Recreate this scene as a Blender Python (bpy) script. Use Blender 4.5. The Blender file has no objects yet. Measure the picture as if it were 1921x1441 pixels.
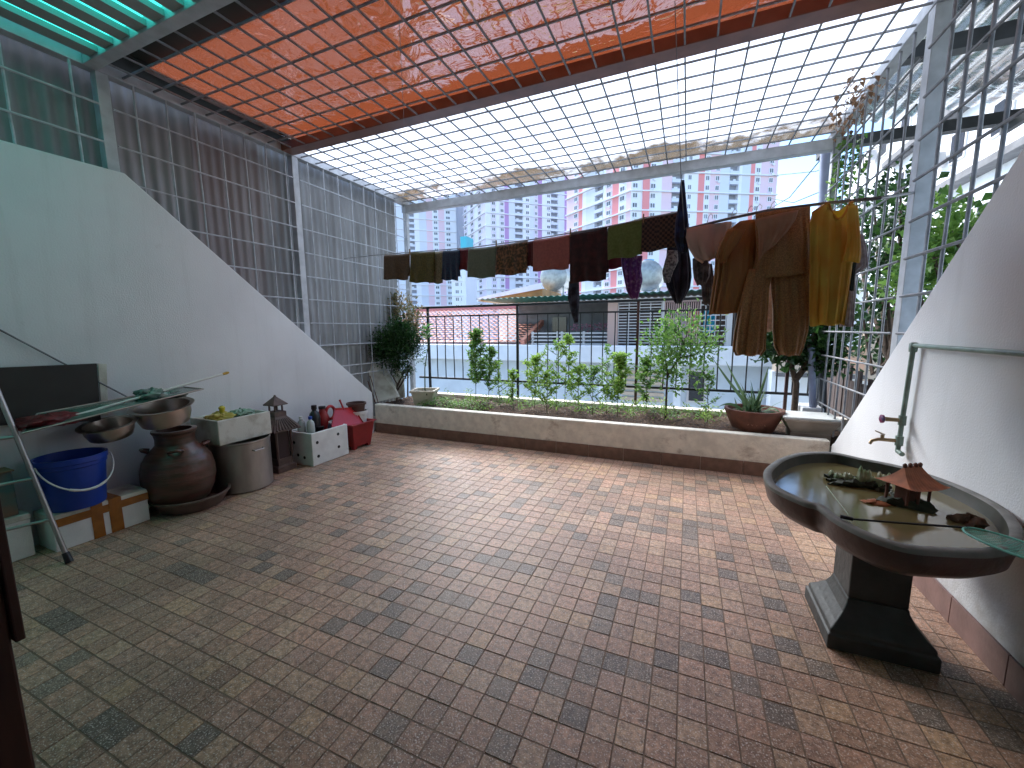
import bpy, math, random
from mathutils import Vector, Matrix
random.seed(7)
R = math.radians
scene = bpy.context.scene
col = scene.collection
# ------------------------------------------------------------------ camera
CAM = Vector((0, 0, 1.5))
FW = Vector((-0.39228876, 0.91014336, -0.13322388))
RT = Vector((0.91875892, 0.39472215, -0.0087451))
UP = Vector((-0.04462712, 0.12583123, 0.99104739))
FPX = 760.43
cd = bpy.data.cameras.new('camera'); cam = bpy.data.objects.new('camera', cd); col.objects.link(cam)
cd.sensor_width = 36; cd.lens = FPX / 1921 * 36; cd.clip_start = 0.03; cd.clip_end = 3000
cam.matrix_world = Matrix(((RT.x, UP.x, -FW.x, CAM.x), (RT.y, UP.y, -FW.y, CAM.y), (RT.z, UP.z, -FW.z, CAM.z), (0, 0, 0, 1)))
scene.camera = cam
# ------------------------------------------------------------------ sky and sun
SUN_EL, SUN_AZ = R(44), R(-50)          # azimuth from +Y towards +X
world = bpy.data.worlds.new('World'); scene.world = world; world.use_nodes = True
wn = world.node_tree.nodes; wl = world.node_tree.links
bg = wn['Background']; sky = wn.new('ShaderNodeTexSky'); sky.sky_type = 'NISHITA'; sky.sun_disc = False
sky.sun_elevation = SUN_EL; sky.sun_rotation = SUN_AZ; sky.air_density = 1.0; sky.dust_density = .4; sky.ozone_density = 4
wl.new(sky.outputs[0], bg.inputs[0]); bg.inputs[1].default_value = 0.062
sd = bpy.data.lights.new('sun', 'SUN'); so = bpy.data.objects.new('sun', sd); col.objects.link(so)
sd.energy = 1.4; sd.angle = R(50); sd.color = (1.0, 0.975, 0.94)
sdir = Vector((math.sin(SUN_AZ) * math.cos(SUN_EL), math.cos(SUN_AZ) * math.cos(SUN_EL), math.sin(SUN_EL)))
so.rotation_euler = (-sdir).to_track_quat('-Z', 'Y').to_euler(); so.location = (0, 0, 30)
scene.view_settings.view_transform = 'Standard'; scene.view_settings.look = 'None'
scene.view_settings.exposure = 3.0; scene.view_settings.gamma = 1; scene.view_settings.use_curve_mapping = False
scene.render.engine = 'CYCLES'
cy = scene.cycles
cy.max_bounces = 10; cy.diffuse_bounces = 5; cy.glossy_bounces = 4; cy.transmission_bounces = 8; cy.transparent_max_bounces = 10
cy.caustics_reflective = False; cy.caustics_refractive = False; cy.sample_clamp_indirect = 6

# ------------------------------------------------------------------ helpers
def ray(u, v): return FW + RT * ((u - 960.5) / FPX) - UP * ((v - 720.5) / FPX)
def onx(u, v, x): d = ray(u, v); return CAM + d * (x / d.x)
def ony(u, v, y): d = ray(u, v); return CAM + d * (y / d.y)
def onz(u, v, z): d = ray(u, v); return CAM + d * ((z - 1.5) / d.z)

def tag(o, label=None, cat=None, group=None, kind=None):
    if label: o['label'] = label
    if cat: o['category'] = cat
    if group: o['group'] = group
    if kind: o['kind'] = kind
    return o
def empty(name, loc=(0, 0, 0), label=None, cat=None, group=None, rz=0, kind=None):
    o = bpy.data.objects.new(name, None); col.objects.link(o); o.location = loc; o.rotation_euler = (0, 0, rz)
    o.empty_display_size = 0.1
    return tag(o, label, cat, group, kind)
def copy_tree(o, parent=None):
    c = o.copy(); col.objects.link(c)
    if parent: c.parent = parent
    for ch in list(o.children): copy_tree(ch, c)
    return c
def inst(src, name, loc, parent=None, rot=(0, 0, 0), scale=(1, 1, 1)):
    o = bpy.data.objects.new(name, src if isinstance(src, bpy.types.Mesh) else src.data); col.objects.link(o)
    o.location = loc; o.rotation_euler = rot; o.scale = scale
    if parent: o.parent = parent
    return o

class MB:
    def __init__(s): s.v = []; s.f = []; s.mi = []
    def add(s, vs, fs, m=0):
        b = len(s.v); s.v += [tuple(p) for p in vs]; s.f += [tuple(b + i for i in f) for f in fs]; s.mi += [m] * len(fs); return s
    def box(s, x0, x1, y0, y1, z0, z1, m=0):
        return s.add([(x0, y0, z0), (x1, y0, z0), (x1, y1, z0), (x0, y1, z0), (x0, y0, z1), (x1, y0, z1), (x1, y1, z1), (x0, y1, z1)],
                     [(0, 3, 2, 1), (4, 5, 6, 7), (0, 1, 5, 4), (1, 2, 6, 5), (2, 3, 7, 6), (3, 0, 4, 7)], m)
    def cbox(s, c, sz, rot=None, m=0, taper=1.0):
        hx, hy, hz = sz[0] / 2, sz[1] / 2, sz[2] / 2
        vs = []
        for z, t in ((-hz, 1), (hz, taper)):
            for x, y in ((-hx, -hy), (hx, -hy), (hx, hy), (-hx, hy)): vs.append(Vector((x * t, y * t, z)))
        if rot: vs = [rot @ p for p in vs]
        c = Vector(c)
        return s.add([p + c for p in vs], [(0, 3, 2, 1), (4, 5, 6, 7), (0, 1, 5, 4), (1, 2, 6, 5), (2, 3, 7, 6), (3, 0, 4, 7)], m)
    def tube(s, pts, r, n=8, cap=True, m=0):
        pts = [Vector(p) for p in pts]; rs = r if isinstance(r, (list, tuple)) else [r] * len(pts)
        vs = []; nrm = None
        for i, p in enumerate(pts):
            t = (pts[min(i + 1, len(pts) - 1)] - pts[max(i - 1, 0)]).normalized()
            if nrm is None:
                nrm = t.orthogonal().normalized()
            nrm = (nrm - t * nrm.dot(t)).normalized(); b = t.cross(nrm)
            for k in range(n):
                a = 2 * math.pi * k / n; vs.append(p + (nrm * math.cos(a) + b * math.sin(a)) * rs[i])
        fs = []
        for i in range(len(pts) - 1):
            for k in range(n):
                fs.append((i * n + k, i * n + (k + 1) % n, (i + 1) * n + (k + 1) % n, (i + 1) * n + k))
        if cap: fs.append(tuple(range(n - 1, -1, -1))); fs.append(tuple((len(pts) - 1) * n + k for k in range(n)))
        return s.add(vs, fs, m)
    def rings(s, rings, cap0=True, cap1=True, m=0, closed=True):
        n = len(rings[0]); vs = [p for r in rings for p in r]; fs = []
        for i in range(len(rings) - 1):
            for k in range(n if closed else n - 1):
                fs.append((i * n + k, i * n + (k + 1) % n, (i + 1) * n + (k + 1) % n, (i + 1) * n + k))
        if cap0: fs.append(tuple(range(n - 1, -1, -1)))
        if cap1: fs.append(tuple((len(rings) - 1) * n + k for k in range(n)))
        return s.add(vs, fs, m)
    def lathe(s, c, prof, n=32, m=0, cap0=True, cap1=False, sx=1, sy=1, rot=None):
        c = Vector(c); rr = []
        for r, z in prof:
            ring = [Vector((r * sx * math.cos(2 * math.pi * k / n), r * sy * math.sin(2 * math.pi * k / n), z)) for k in range(n)]
            if rot: ring = [rot @ p for p in ring]
            rr.append([p + c for p in ring])
        return s.rings(rr, cap0, cap1, m)
    def prism(s, poly, off, m=0):
        off = Vector(off); n = len(poly); a = [Vector(p) for p in poly]
        return s.add(a + [p + off for p in a], [tuple(range(n - 1, -1, -1)), tuple(range(n, 2 * n))] + [(i, (i + 1) % n, n + (i + 1) % n, n + i) for i in range(n)], m)
    def grid(s, fn, nu, nv, m=0):
        vs = [fn(i / nu, j / nv) for j in range(nv + 1) for i in range(nu + 1)]
        fs = [(j * (nu + 1) + i, j * (nu + 1) + i + 1, (j + 1) * (nu + 1) + i + 1, (j + 1) * (nu + 1) + i) for j in range(nv) for i in range(nu)]
        return s.add(vs, fs, m)
    def leaf(s, p, d, up, L, w, m=0, fold=0.25):
        d = d.normalized(); sd_ = d.cross(up)
        if sd_.length < 1e-3: sd_ = d.orthogonal()
        sd_.normalize(); nn = sd_.cross(d)
        a = p; b = p + d * L * .45 + sd_ * w / 2 + nn * w * fold; c = p + d * L - nn * L * .12; e = p + d * L * .45 - sd_ * w / 2 + nn * w * fold; q = p + d * L * .5
        return s.add([a, b, c, e, q], [(0, 1, 4), (1, 2, 4), (4, 2, 3), (0, 4, 3)], m)
    def mesh(s, name, mats, smooth=None):
        me = bpy.data.meshes.new(name); me.from_pydata(s.v, [], s.f)
        for m_ in (mats if isinstance(mats, (list, tuple)) else [mats]): me.materials.append(m_)
        me.polygons.foreach_set('material_index', s.mi)
        if smooth is not None:
            me.polygons.foreach_set('use_smooth', [True] * len(s.f))
            if smooth < 179: me.set_sharp_from_angle(angle=R(smooth))
        me.update(); return me
    def build(s, name, mats, parent=None, smooth=None, bevel=0, loc=None, fix=False, seg=2):
        me = s.mesh(name, mats, smooth)
        o = bpy.data.objects.new(name, me); col.objects.link(o)
        if parent: o.parent = parent
        if loc is not None: o.location = loc
        if bevel:
            b = o.modifiers.new('bevel', 'BEVEL'); b.width = bevel; b.segments = seg; b.limit_method = 'ANGLE'; b.angle_limit = R(35)
        return o

def world_part(o):
    """parts are modelled in world metres: cancel the parent's offset"""
    if o.parent: o.matrix_parent_inverse = Matrix.Translation(-Vector(o.parent.location)) if o.parent.rotation_euler.z == 0 else o.parent.matrix_basis.inverted()
    return o
def P(mb, name, mats, parent, **k):
    return world_part(mb.build(name, mats, parent, **k))

def M(name, colr, rough=.6, metal=0, var=.0, vscale=6, bump=0, bscale=40, col2=None, spec=.5, trans=0, stretch=None, detail=6, lo=.35, hi=.65, alpha=1, coat=0, sheen=0, objrand=0, worldc=True):
    m = bpy.data.materials.new(name); m.use_nodes = True; nt = m.node_tree; nd = nt.nodes; ln = nt.links
    b = nd['Principled BSDF']; c = tuple(colr) + (1,) if len(colr) == 3 else colr
    b.inputs['Base Color'].default_value = c; b.inputs['Roughness'].default_value = rough; b.inputs['Metallic'].default_value = metal
    b.inputs['Specular IOR Level'].default_value = spec; b.inputs['Alpha'].default_value = alpha
    b.inputs['Coat Weight'].default_value = coat; b.inputs['Sheen Weight'].default_value = sheen
    if trans: b.inputs['Transmission Weight'].default_value = trans
    if worldc:
        tc = nd.new('ShaderNodeNewGeometry'); src = tc.outputs['Position']
    else:
        tc = nd.new('ShaderNodeTexCoord'); src = tc.outputs['Object']
    if stretch:
        mp = nd.new('ShaderNodeMapping'); mp.inputs['Scale'].default_value = stretch; ln.new(src, mp.inputs[0]); src = mp.outputs[0]
    out = None
    if var or col2:
        n = nd.new('ShaderNodeTexNoise'); n.inputs['Scale'].default_value = vscale; n.inputs['Detail'].default_value = detail; ln.new(src, n.inputs[0])
        r = nd.new('ShaderNodeValToRGB'); r.color_ramp.elements[0].position = lo; r.color_ramp.elements[1].position = hi
        c2 = tuple(col2) + (1,) if col2 else tuple(x * (1 - var) for x in c[:3]) + (1,)
        r.color_ramp.elements[0].color = c2; r.color_ramp.elements[1].color = c; ln.new(n.outputs[0], r.inputs[0]); out = r.outputs[0]
    if objrand:
        oi = nd.new('ShaderNodeNewGeometry'); h = nd.new('ShaderNodeHueSaturation')
        mr = nd.new('ShaderNodeMapRange'); mr.inputs[3].default_value = 1 - objrand; mr.inputs[4].default_value = 1 + objrand
        ln.new(oi.outputs['Random Per Island'], mr.inputs[0]); ln.new(mr.outputs[0], h.inputs['Value'])
        if out: ln.new(out, h.inputs['Color'])
        else: h.inputs['Color'].default_value = c
        out = h.outputs[0]
    if out: ln.new(out, b.inputs['Base Color'])
    if bump:
        n2 = nd.new('ShaderNodeTexNoise'); n2.inputs['Scale'].default_value = bscale; n2.inputs['Detail'].default_value = 4; ln.new(src, n2.inputs[0])
        bp = nd.new('ShaderNodeBump'); bp.inputs['Strength'].default_value = min(1, bump); bp.inputs['Distance'].default_value = .01; ln.new(n2.outputs[0], bp.inputs['Height']); ln.new(bp.outputs[0], b.inputs['Normal'])
    return m

def sheet_mat(name, colr, trans_col, gloss=.12, tfac=.6, rough=.25, stain=None, bump=.3, bscale=5, clear=0.0):
    """plastic sheet letting diffuse daylight through"""
    m = bpy.data.materials.new(name); m.use_nodes = True; nt = m.node_tree; nd = nt.nodes; ln = nt.links; nd.clear()
    o = nd.new('ShaderNodeOutputMaterial'); d = nd.new('ShaderNodeBsdfDiffuse'); t = nd.new('ShaderNodeBsdfTranslucent'); g = nd.new('ShaderNodeBsdfGlossy')
    d.inputs[0].default_value = tuple(colr) + (1,); t.inputs[0].default_value = tuple(trans_col) + (1,); g.inputs[1].default_value = rough
    mx = nd.new('ShaderNodeMixShader'); mx.inputs[0].default_value = tfac; ln.new(d.outputs[0], mx.inputs[1]); ln.new(t.outputs[0], mx.inputs[2])
    mg = nd.new('ShaderNodeMixShader'); fr = nd.new('ShaderNodeFresnel'); fr.inputs[0].default_value = 1.45
    ml = nd.new('ShaderNodeMath'); ml.operation = 'MULTIPLY'; ml.inputs[1].default_value = gloss * 8; ml.use_clamp = True
    ln.new(fr.outputs[0], ml.inputs[0]); ln.new(ml.outputs[0], mg.inputs[0]); ln.new(mx.outputs[0], mg.inputs[1]); ln.new(g.outputs[0], mg.inputs[2])
    gp = nd.new('ShaderNodeNewGeometry'); n = nd.new('ShaderNodeTexNoise'); n.inputs['Scale'].default_value = bscale; n.inputs['Detail'].default_value = 3; n.inputs['Distortion'].default_value = 1.2
    ln.new(gp.outputs['Position'], n.inputs[0]); bp = nd.new('ShaderNodeBump'); bp.inputs['Strength'].default_value = bump; bp.inputs['Distance'].default_value = .05
    ln.new(n.outputs[0], bp.inputs['Height']); ln.new(bp.outputs[0], g.inputs['Normal'])
    if stain:
        for node, base in ((d, colr), (t, trans_col)):
            sx = nd.new('ShaderNodeSeparateXYZ'); ln.new(gp.outputs['Position'], sx.inputs[0])
            mr = nd.new('ShaderNodeMapRange'); mr.inputs[1].default_value = 4.75; mr.inputs[2].default_value = 5.45; mr.inputs[3].default_value = 0; mr.inputs[4].default_value = .3; ln.new(sx.outputs[1], mr.inputs[0])
            n3 = nd.new('ShaderNodeTexNoise'); n3.inputs['Scale'].default_value = 1.1; n3.inputs['Detail'].default_value = 9; n3.inputs['Roughness'].default_value = .68; ln.new(gp.outputs['Position'], n3.inputs[0])
            ad = nd.new('ShaderNodeMath'); ad.operation = 'ADD'; ln.new(mr.outputs[0], ad.inputs[0]); ln.new(n3.outputs[0], ad.inputs[1])
            rr = nd.new('ShaderNodeValToRGB'); rr.color_ramp.elements[0].position = .70; rr.color_ramp.elements[1].position = .82
            rr.color_ramp.elements[0].color = tuple(base) + (1,); rr.color_ramp.elements[1].color = stain + (1,)
            ln.new(ad.outputs[0], rr.inputs[0]); ln.new(rr.outputs[0], node.inputs[0])
    ln.new(mg.outputs[0], o.inputs[0]); return m

def leaf_mat(name, c1, c2, tr=.35):
    m = bpy.data.materials.new(name); m.use_nodes = True; nt = m.node_tree; nd = nt.nodes; ln = nt.links; nd.clear()
    o = nd.new('ShaderNodeOutputMaterial'); d = nd.new('ShaderNodeBsdfPrincipled'); t = nd.new('ShaderNodeBsdfTranslucent'); mx = nd.new('ShaderNodeMixShader')
    gi = nd.new('ShaderNodeNewGeometry'); rp = nd.new('ShaderNodeValToRGB'); rp.color_ramp.elements[0].color = tuple(c1) + (1,); rp.color_ramp.elements[1].color = tuple(c2) + (1,)
    ln.new(gi.outputs['Random Per Island'], rp.inputs[0]); ln.new(rp.outputs[0], d.inputs['Base Color']); ln.new(rp.outputs[0], t.inputs[0])
    d.inputs['Roughness'].default_value = .45; mx.inputs[0].default_value = tr
    ln.new(d.outputs[0], mx.inputs[1]); ln.new(t.outputs[0], mx.inputs[2]); ln.new(mx.outputs[0], o.inputs[0]); return m

def cloth_mat(name, c, c2=None, vscale=30, kind='noise', tr=.2, stretch=None, lo=.4, hi=.6, weave=260, rough=.85):
    m = bpy.data.materials.new(name); m.use_nodes = True; nt = m.node_tree; nd = nt.nodes; ln = nt.links; nd.clear()
    o = nd.new('ShaderNodeOutputMaterial'); d = nd.new('ShaderNodeBsdfPrincipled'); t = nd.new('ShaderNodeBsdfTranslucent'); mx = nd.new('ShaderNodeMixShader')
    d.inputs['Roughness'].default_value = rough; d.inputs['Sheen Weight'].default_value = .25; mx.inputs[0].default_value = tr
    tc = nd.new('ShaderNodeTexCoord'); src = tc.outputs['Object']
    if stretch: mp = nd.new('ShaderNodeMapping'); mp.inputs['Scale'].default_value = stretch; ln.new(src, mp.inputs[0]); src = mp.outputs[0]
    c2 = c2 or tuple(x * .7 for x in c)
    c = tuple(min(.92, x * 1.4) for x in c); c2 = tuple(min(.9, x * 1.4) for x in c2)
    if kind == 'noise': n = nd.new('ShaderNodeTexNoise'); n.inputs['Scale'].default_value = vscale; n.inputs['Detail'].default_value = 5
    elif kind == 'check': n = nd.new('ShaderNodeTexChecker'); n.inputs['Scale'].default_value = vscale
    elif kind == 'flower': n = nd.new('ShaderNodeTexVoronoi'); n.inputs['Scale'].default_value = vscale
    else: n = nd.new('ShaderNodeTexWave'); n.inputs['Scale'].default_value = vscale; n.inputs['Distortion'].default_value = 1.5
    ln.new(src, n.inputs[0] if kind != 'check' else n.inputs['Vector'])
    rp = nd.new('ShaderNodeValToRGB'); rp.color_ramp.elements[0].position = lo; rp.color_ramp.elements[1].position = hi
    rp.color_ramp.elements[0].color = tuple(c) + (1,); rp.color_ramp.elements[1].color = tuple(c2) + (1,)
    ln.new(n.outputs['Fac'] if kind in ('noise', 'check', 'wave') else n.outputs['Distance'], rp.inputs[0])
    ln.new(rp.outputs[0], d.inputs['Base Color']); ln.new(rp.outputs[0], t.inputs[0])
    w = nd.new('ShaderNodeTexNoise'); w.inputs['Scale'].default_value = weave; ln.new(tc.outputs['Object'], w.inputs[0])
    bp = nd.new('ShaderNodeBump'); bp.inputs['Strength'].default_value = .5; bp.inputs['Distance'].default_value = .004; ln.new(w.outputs[0], bp.inputs['Height']); ln.new(bp.outputs[0], d.inputs['Normal'])
    ln.new(d.outputs[0], mx.inputs[1]); ln.new(t.outputs[0], mx.inputs[2]); ln.new(mx.outputs[0], o.inputs[0]); return m

# ------------------------------------------------------------------ materials
def plaster_mat(name, c, grime=(.5, .5, .48)):
    m = M(name, c, rough=.72, col2=tuple(x * .9 for x in c), vscale=1.6, bump=.22, bscale=95, lo=.3, hi=.6, detail=8)
    nt = m.node_tree; nd = nt.nodes; ln = nt.links; b = nd['Principled BSDF']; prev = b.inputs['Base Color'].links[0].from_socket
    gp = nd.new('ShaderNodeNewGeometry'); mp = nd.new('ShaderNodeMapping'); mp.inputs['Scale'].default_value = (9, 9, .7); ln.new(gp.outputs['Position'], mp.inputs[0])
    n = nd.new('ShaderNodeTexNoise'); n.inputs['Scale'].default_value = 1; n.inputs['Detail'].default_value = 8; n.inputs['Roughness'].default_value = .7; ln.new(mp.outputs[0], n.inputs[0])
    r = nd.new('ShaderNodeValToRGB'); r.color_ramp.elements[0].position = .52; r.color_ramp.elements[1].position = .8; ln.new(n.outputs[0], r.inputs[0])
    ml = nd.new('ShaderNodeMath'); ml.operation = 'MULTIPLY'; ml.inputs[1].default_value = .32; ln.new(r.outputs[0], ml.inputs[0])
    mx = nd.new('ShaderNodeMixRGB'); mx.inputs[2].default_value = grime + (1,); ln.new(ml.outputs[0], mx.inputs[0]); ln.new(prev, mx.inputs[1])
    sx = nd.new('ShaderNodeSeparateXYZ'); ln.new(gp.outputs['Position'], sx.inputs[0]); mz = nd.new('ShaderNodeMapRange'); mz.inputs[1].default_value = 0; mz.inputs[2].default_value = .45; mz.inputs[3].default_value = .36; mz.inputs[4].default_value = 0; ln.new(sx.outputs[2], mz.inputs[0])
    n5 = nd.new('ShaderNodeTexNoise'); n5.inputs['Scale'].default_value = 3.5; n5.inputs['Detail'].default_value = 9; n5.inputs['Roughness'].default_value = .72; ln.new(gp.outputs['Position'], n5.inputs[0])
    ad = nd.new('ShaderNodeMath'); ad.operation = 'ADD'; ln.new(mz.outputs[0], ad.inputs[0]); ln.new(n5.outputs[0], ad.inputs[1]); r5 = nd.new('ShaderNodeValToRGB'); r5.color_ramp.elements[0].position = .66; r5.color_ramp.elements[1].position = .86; ln.new(ad.outputs[0], r5.inputs[0])
    mf = nd.new('ShaderNodeMath'); mf.operation = 'MULTIPLY'; mf.inputs[1].default_value = .5; ln.new(r5.outputs[0], mf.inputs[0])
    mx2 = nd.new('ShaderNodeMixRGB'); mx2.inputs[2].default_value = (.30, .26, .20, 1); ln.new(mf.outputs[0], mx2.inputs[0]); ln.new(mx.outputs[0], mx2.inputs[1]); ln.new(mx2.outputs[0], b.inputs['Base Color'])
    return m
m_wall = plaster_mat('white_plaster', (.74, .755, .76))
m_frame = M('frame_paint', (.50, .53, .56), rough=.45, var=.25, vscale=9, bump=.1)
m_bar = M('bar_paint', (.25, .26, .275), rough=.5, metal=.2, var=.35, vscale=14)
m_barwhite = M('bar_white_paint', (.50, .53, .57), rough=.45, var=.3, vscale=12)
m_rail = M('rail_dark_paint', (.018, .02, .022), rough=.45, var=.2)
m_railred = M('rail_brown_paint', (.07, .025, .02), rough=.5, var=.2)
m_tin = M('tin_sheet', (.29, .30, .305), rough=.5, metal=.2, var=.35, vscale=5, stretch=(1, 1, .25), bump=.15, bscale=20)
m_tinlit = M('tin_sheet_orange_lit', (.24, .225, .225), rough=.55, metal=.2, col2=(.19, .165, .165), vscale=3, stretch=(1, 1, .2))  # reddish tone paints in the light coming through the orange sheet
m_dark = M('dark_tarp', (.012, .016, .014), rough=.8)
m_wood = M('dark_wood', (.055, .018, .010), rough=.5, var=.6, vscale=5, stretch=(6, 6, .6))
m_soil = M('soil', (.11, .065, .042), rough=.95, col2=(.035, .022, .015), vscale=25, bump=1, bscale=45)
m_white_sheet = sheet_mat('white_roof_sheet', (.72, .76, .82), (.86, .90, .95), gloss=.04, tfac=.9, stain=(.13, .09, .05))
m_orange = sheet_mat('orange_film', (.30, .06, .02), (.37, .085, .03), gloss=.07, tfac=.58, rough=.08, bump=.55, bscale=3.2)
m_green = sheet_mat('green_film', (.03, .50, .36), (.05, .82, .58), gloss=.03, tfac=.96)
def concrete_mat():
    m = M('planter_plaster', (.86, .81, .70), rough=.85, var=.2, vscale=12, bump=.35, bscale=60)
    nt = m.node_tree; nd = nt.nodes; ln = nt.links; b = nd['Principled BSDF']; prev = b.inputs['Base Color'].links[0].from_socket
    gp = nd.new('ShaderNodeNewGeometry'); mp = nd.new('ShaderNodeMapping'); mp.inputs['Scale'].default_value = (2.4, 2.4, 3.5); ln.new(gp.outputs['Position'], mp.inputs[0])
    n = nd.new('ShaderNodeTexNoise'); n.inputs['Scale'].default_value = 1; n.inputs['Detail'].default_value = 10; n.inputs['Roughness'].default_value = .75; ln.new(mp.outputs[0], n.inputs[0])
    r = nd.new('ShaderNodeValToRGB'); r.color_ramp.elements[0].position = .55; r.color_ramp.elements[1].position = .76; ln.new(n.outputs[0], r.inputs[0])
    mx = nd.new('ShaderNodeMixRGB'); mx.inputs[2].default_value = (.22, .14, .08, 1); ln.new(r.outputs[0], mx.inputs[0]); ln.new(prev, mx.inputs[1]); ln.new(mx.outputs[0], b.inputs['Base Color'])
    return m
m_conc = concrete_mat()
m_skirt = M('skirting_brown', (.22, .125, .09), rough=.45, var=.3, vscale=14, bump=.15)
m_skirtR = M('skirting_rose', (.26, .15, .13), rough=.3, var=.3, vscale=8, bump=.1)
m_foam = M('polystyrene', (.78, .80, .76), rough=.8, var=.12, vscale=9, bump=.25, bscale=150)
m_foamd = M('polystyrene_dirty', (.66, .66, .58), rough=.85, col2=(.40, .37, .29), vscale=7, bump=.3, bscale=120, lo=.3, hi=.55)
m_tape = M('brown_tape', (.36, .13, .02), rough=.25, var=.3, vscale=20)
m_blue = M('blue_plastic', (.012, .055, .36), rough=.38, var=.15)
m_whitep = M('white_plastic', (.7, .7, .66), rough=.4)
m_red = M('red_plastic', (.42, .015, .018), rough=.35, var=.15)
m_redd = M('dull_red_plastic', (.30, .02, .02), rough=.5, var=.25)
m_black = M('black_plastic', (.01, .01, .012), rough=.4)
m_alu = M('aluminium', (.50, .47, .44), rough=.38, metal=.85, var=.3, vscale=8, bump=.05, stretch=(1, 1, .3))
m_steel = M('stainless', (.55, .48, .42), rough=.28, metal=.9, var=.25, vscale=6)
m_jar = M('brown_glaze', (.12, .05, .036), rough=.33, col2=(.06, .045, .03), vscale=5, bump=.2, bscale=12, stretch=(1, 1, 5))
m_clay = M('terracotta_brown', (.16, .055, .032), rough=.7, var=.35, vscale=12, bump=.2)
m_lantern = M('lantern_ceramic', (.13, .085, .07), rough=.7, var=.4, vscale=15)
m_stone = M('basin_stone', (.10, .048, .038), rough=.4, col2=(.045, .03, .028), vscale=6, bump=.3, bscale=30)
m_stonerim = M('basin_rim', (.22, .22, .20), rough=.7, var=.3, vscale=12, bump=.2)
m_stonebl = M('pedestal_stone', (.05, .055, .052), rough=.5, var=.4, vscale=10, bump=.4, bscale=25)
m_ppr = M('green_pipe', (.24, .34, .29), rough=.4, var=.35, vscale=12)
m_brass = M('brass', (.30, .22, .13), rough=.35, metal=.8, var=.3)
m_pag = M('pagoda_roof', (.50, .16, .06), rough=.6, var=.35, vscale=30)
m_crystal = M('crystal_rock', (.55, .58, .42), rough=.4, col2=(.2, .3, .15), vscale=20)
m_rock = M('mossy_rock', (.05, .06, .035), rough=.8, var=.6, vscale=25, bump=.6)
m_netg = M('net_green', (.16, .50, .40), rough=.5)
m_stem = M('bark', (.10, .065, .045), rough=.85, var=.5, vscale=30, bump=.5)
m_stemg = M('green_stem', (.10, .13, .045), rough=.7, var=.3)
l_dark = leaf_mat('leaf_dark', (.008, .03, .010), (.045, .12, .025))
l_mid = leaf_mat('leaf_mid', (.06, .16, .035), (.24, .42, .09), .45)
l_light = leaf_mat('leaf_light', (.14, .28, .05), (.42, .60, .14), .5)
l_red = leaf_mat('leaf_reddish', (.09, .13, .05), (.34, .24, .13), .4)
l_dry = leaf_mat('leaf_dry', (.14, .08, .045), (.36, .21, .12), .3)

# ------------------------------------------------------------------ setting: ground and floor
XL, XR, YP, YB, H = -4.221, 1.295, 4.625, 5.687, 3.506
ground = MB().box(-900, 900, -300, 1200, -9.3, -9.0).build('ground', M('ground', (.22, .22, .21), rough=.9, var=.3, vscale=.05)); tag(ground, kind='structure')

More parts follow.
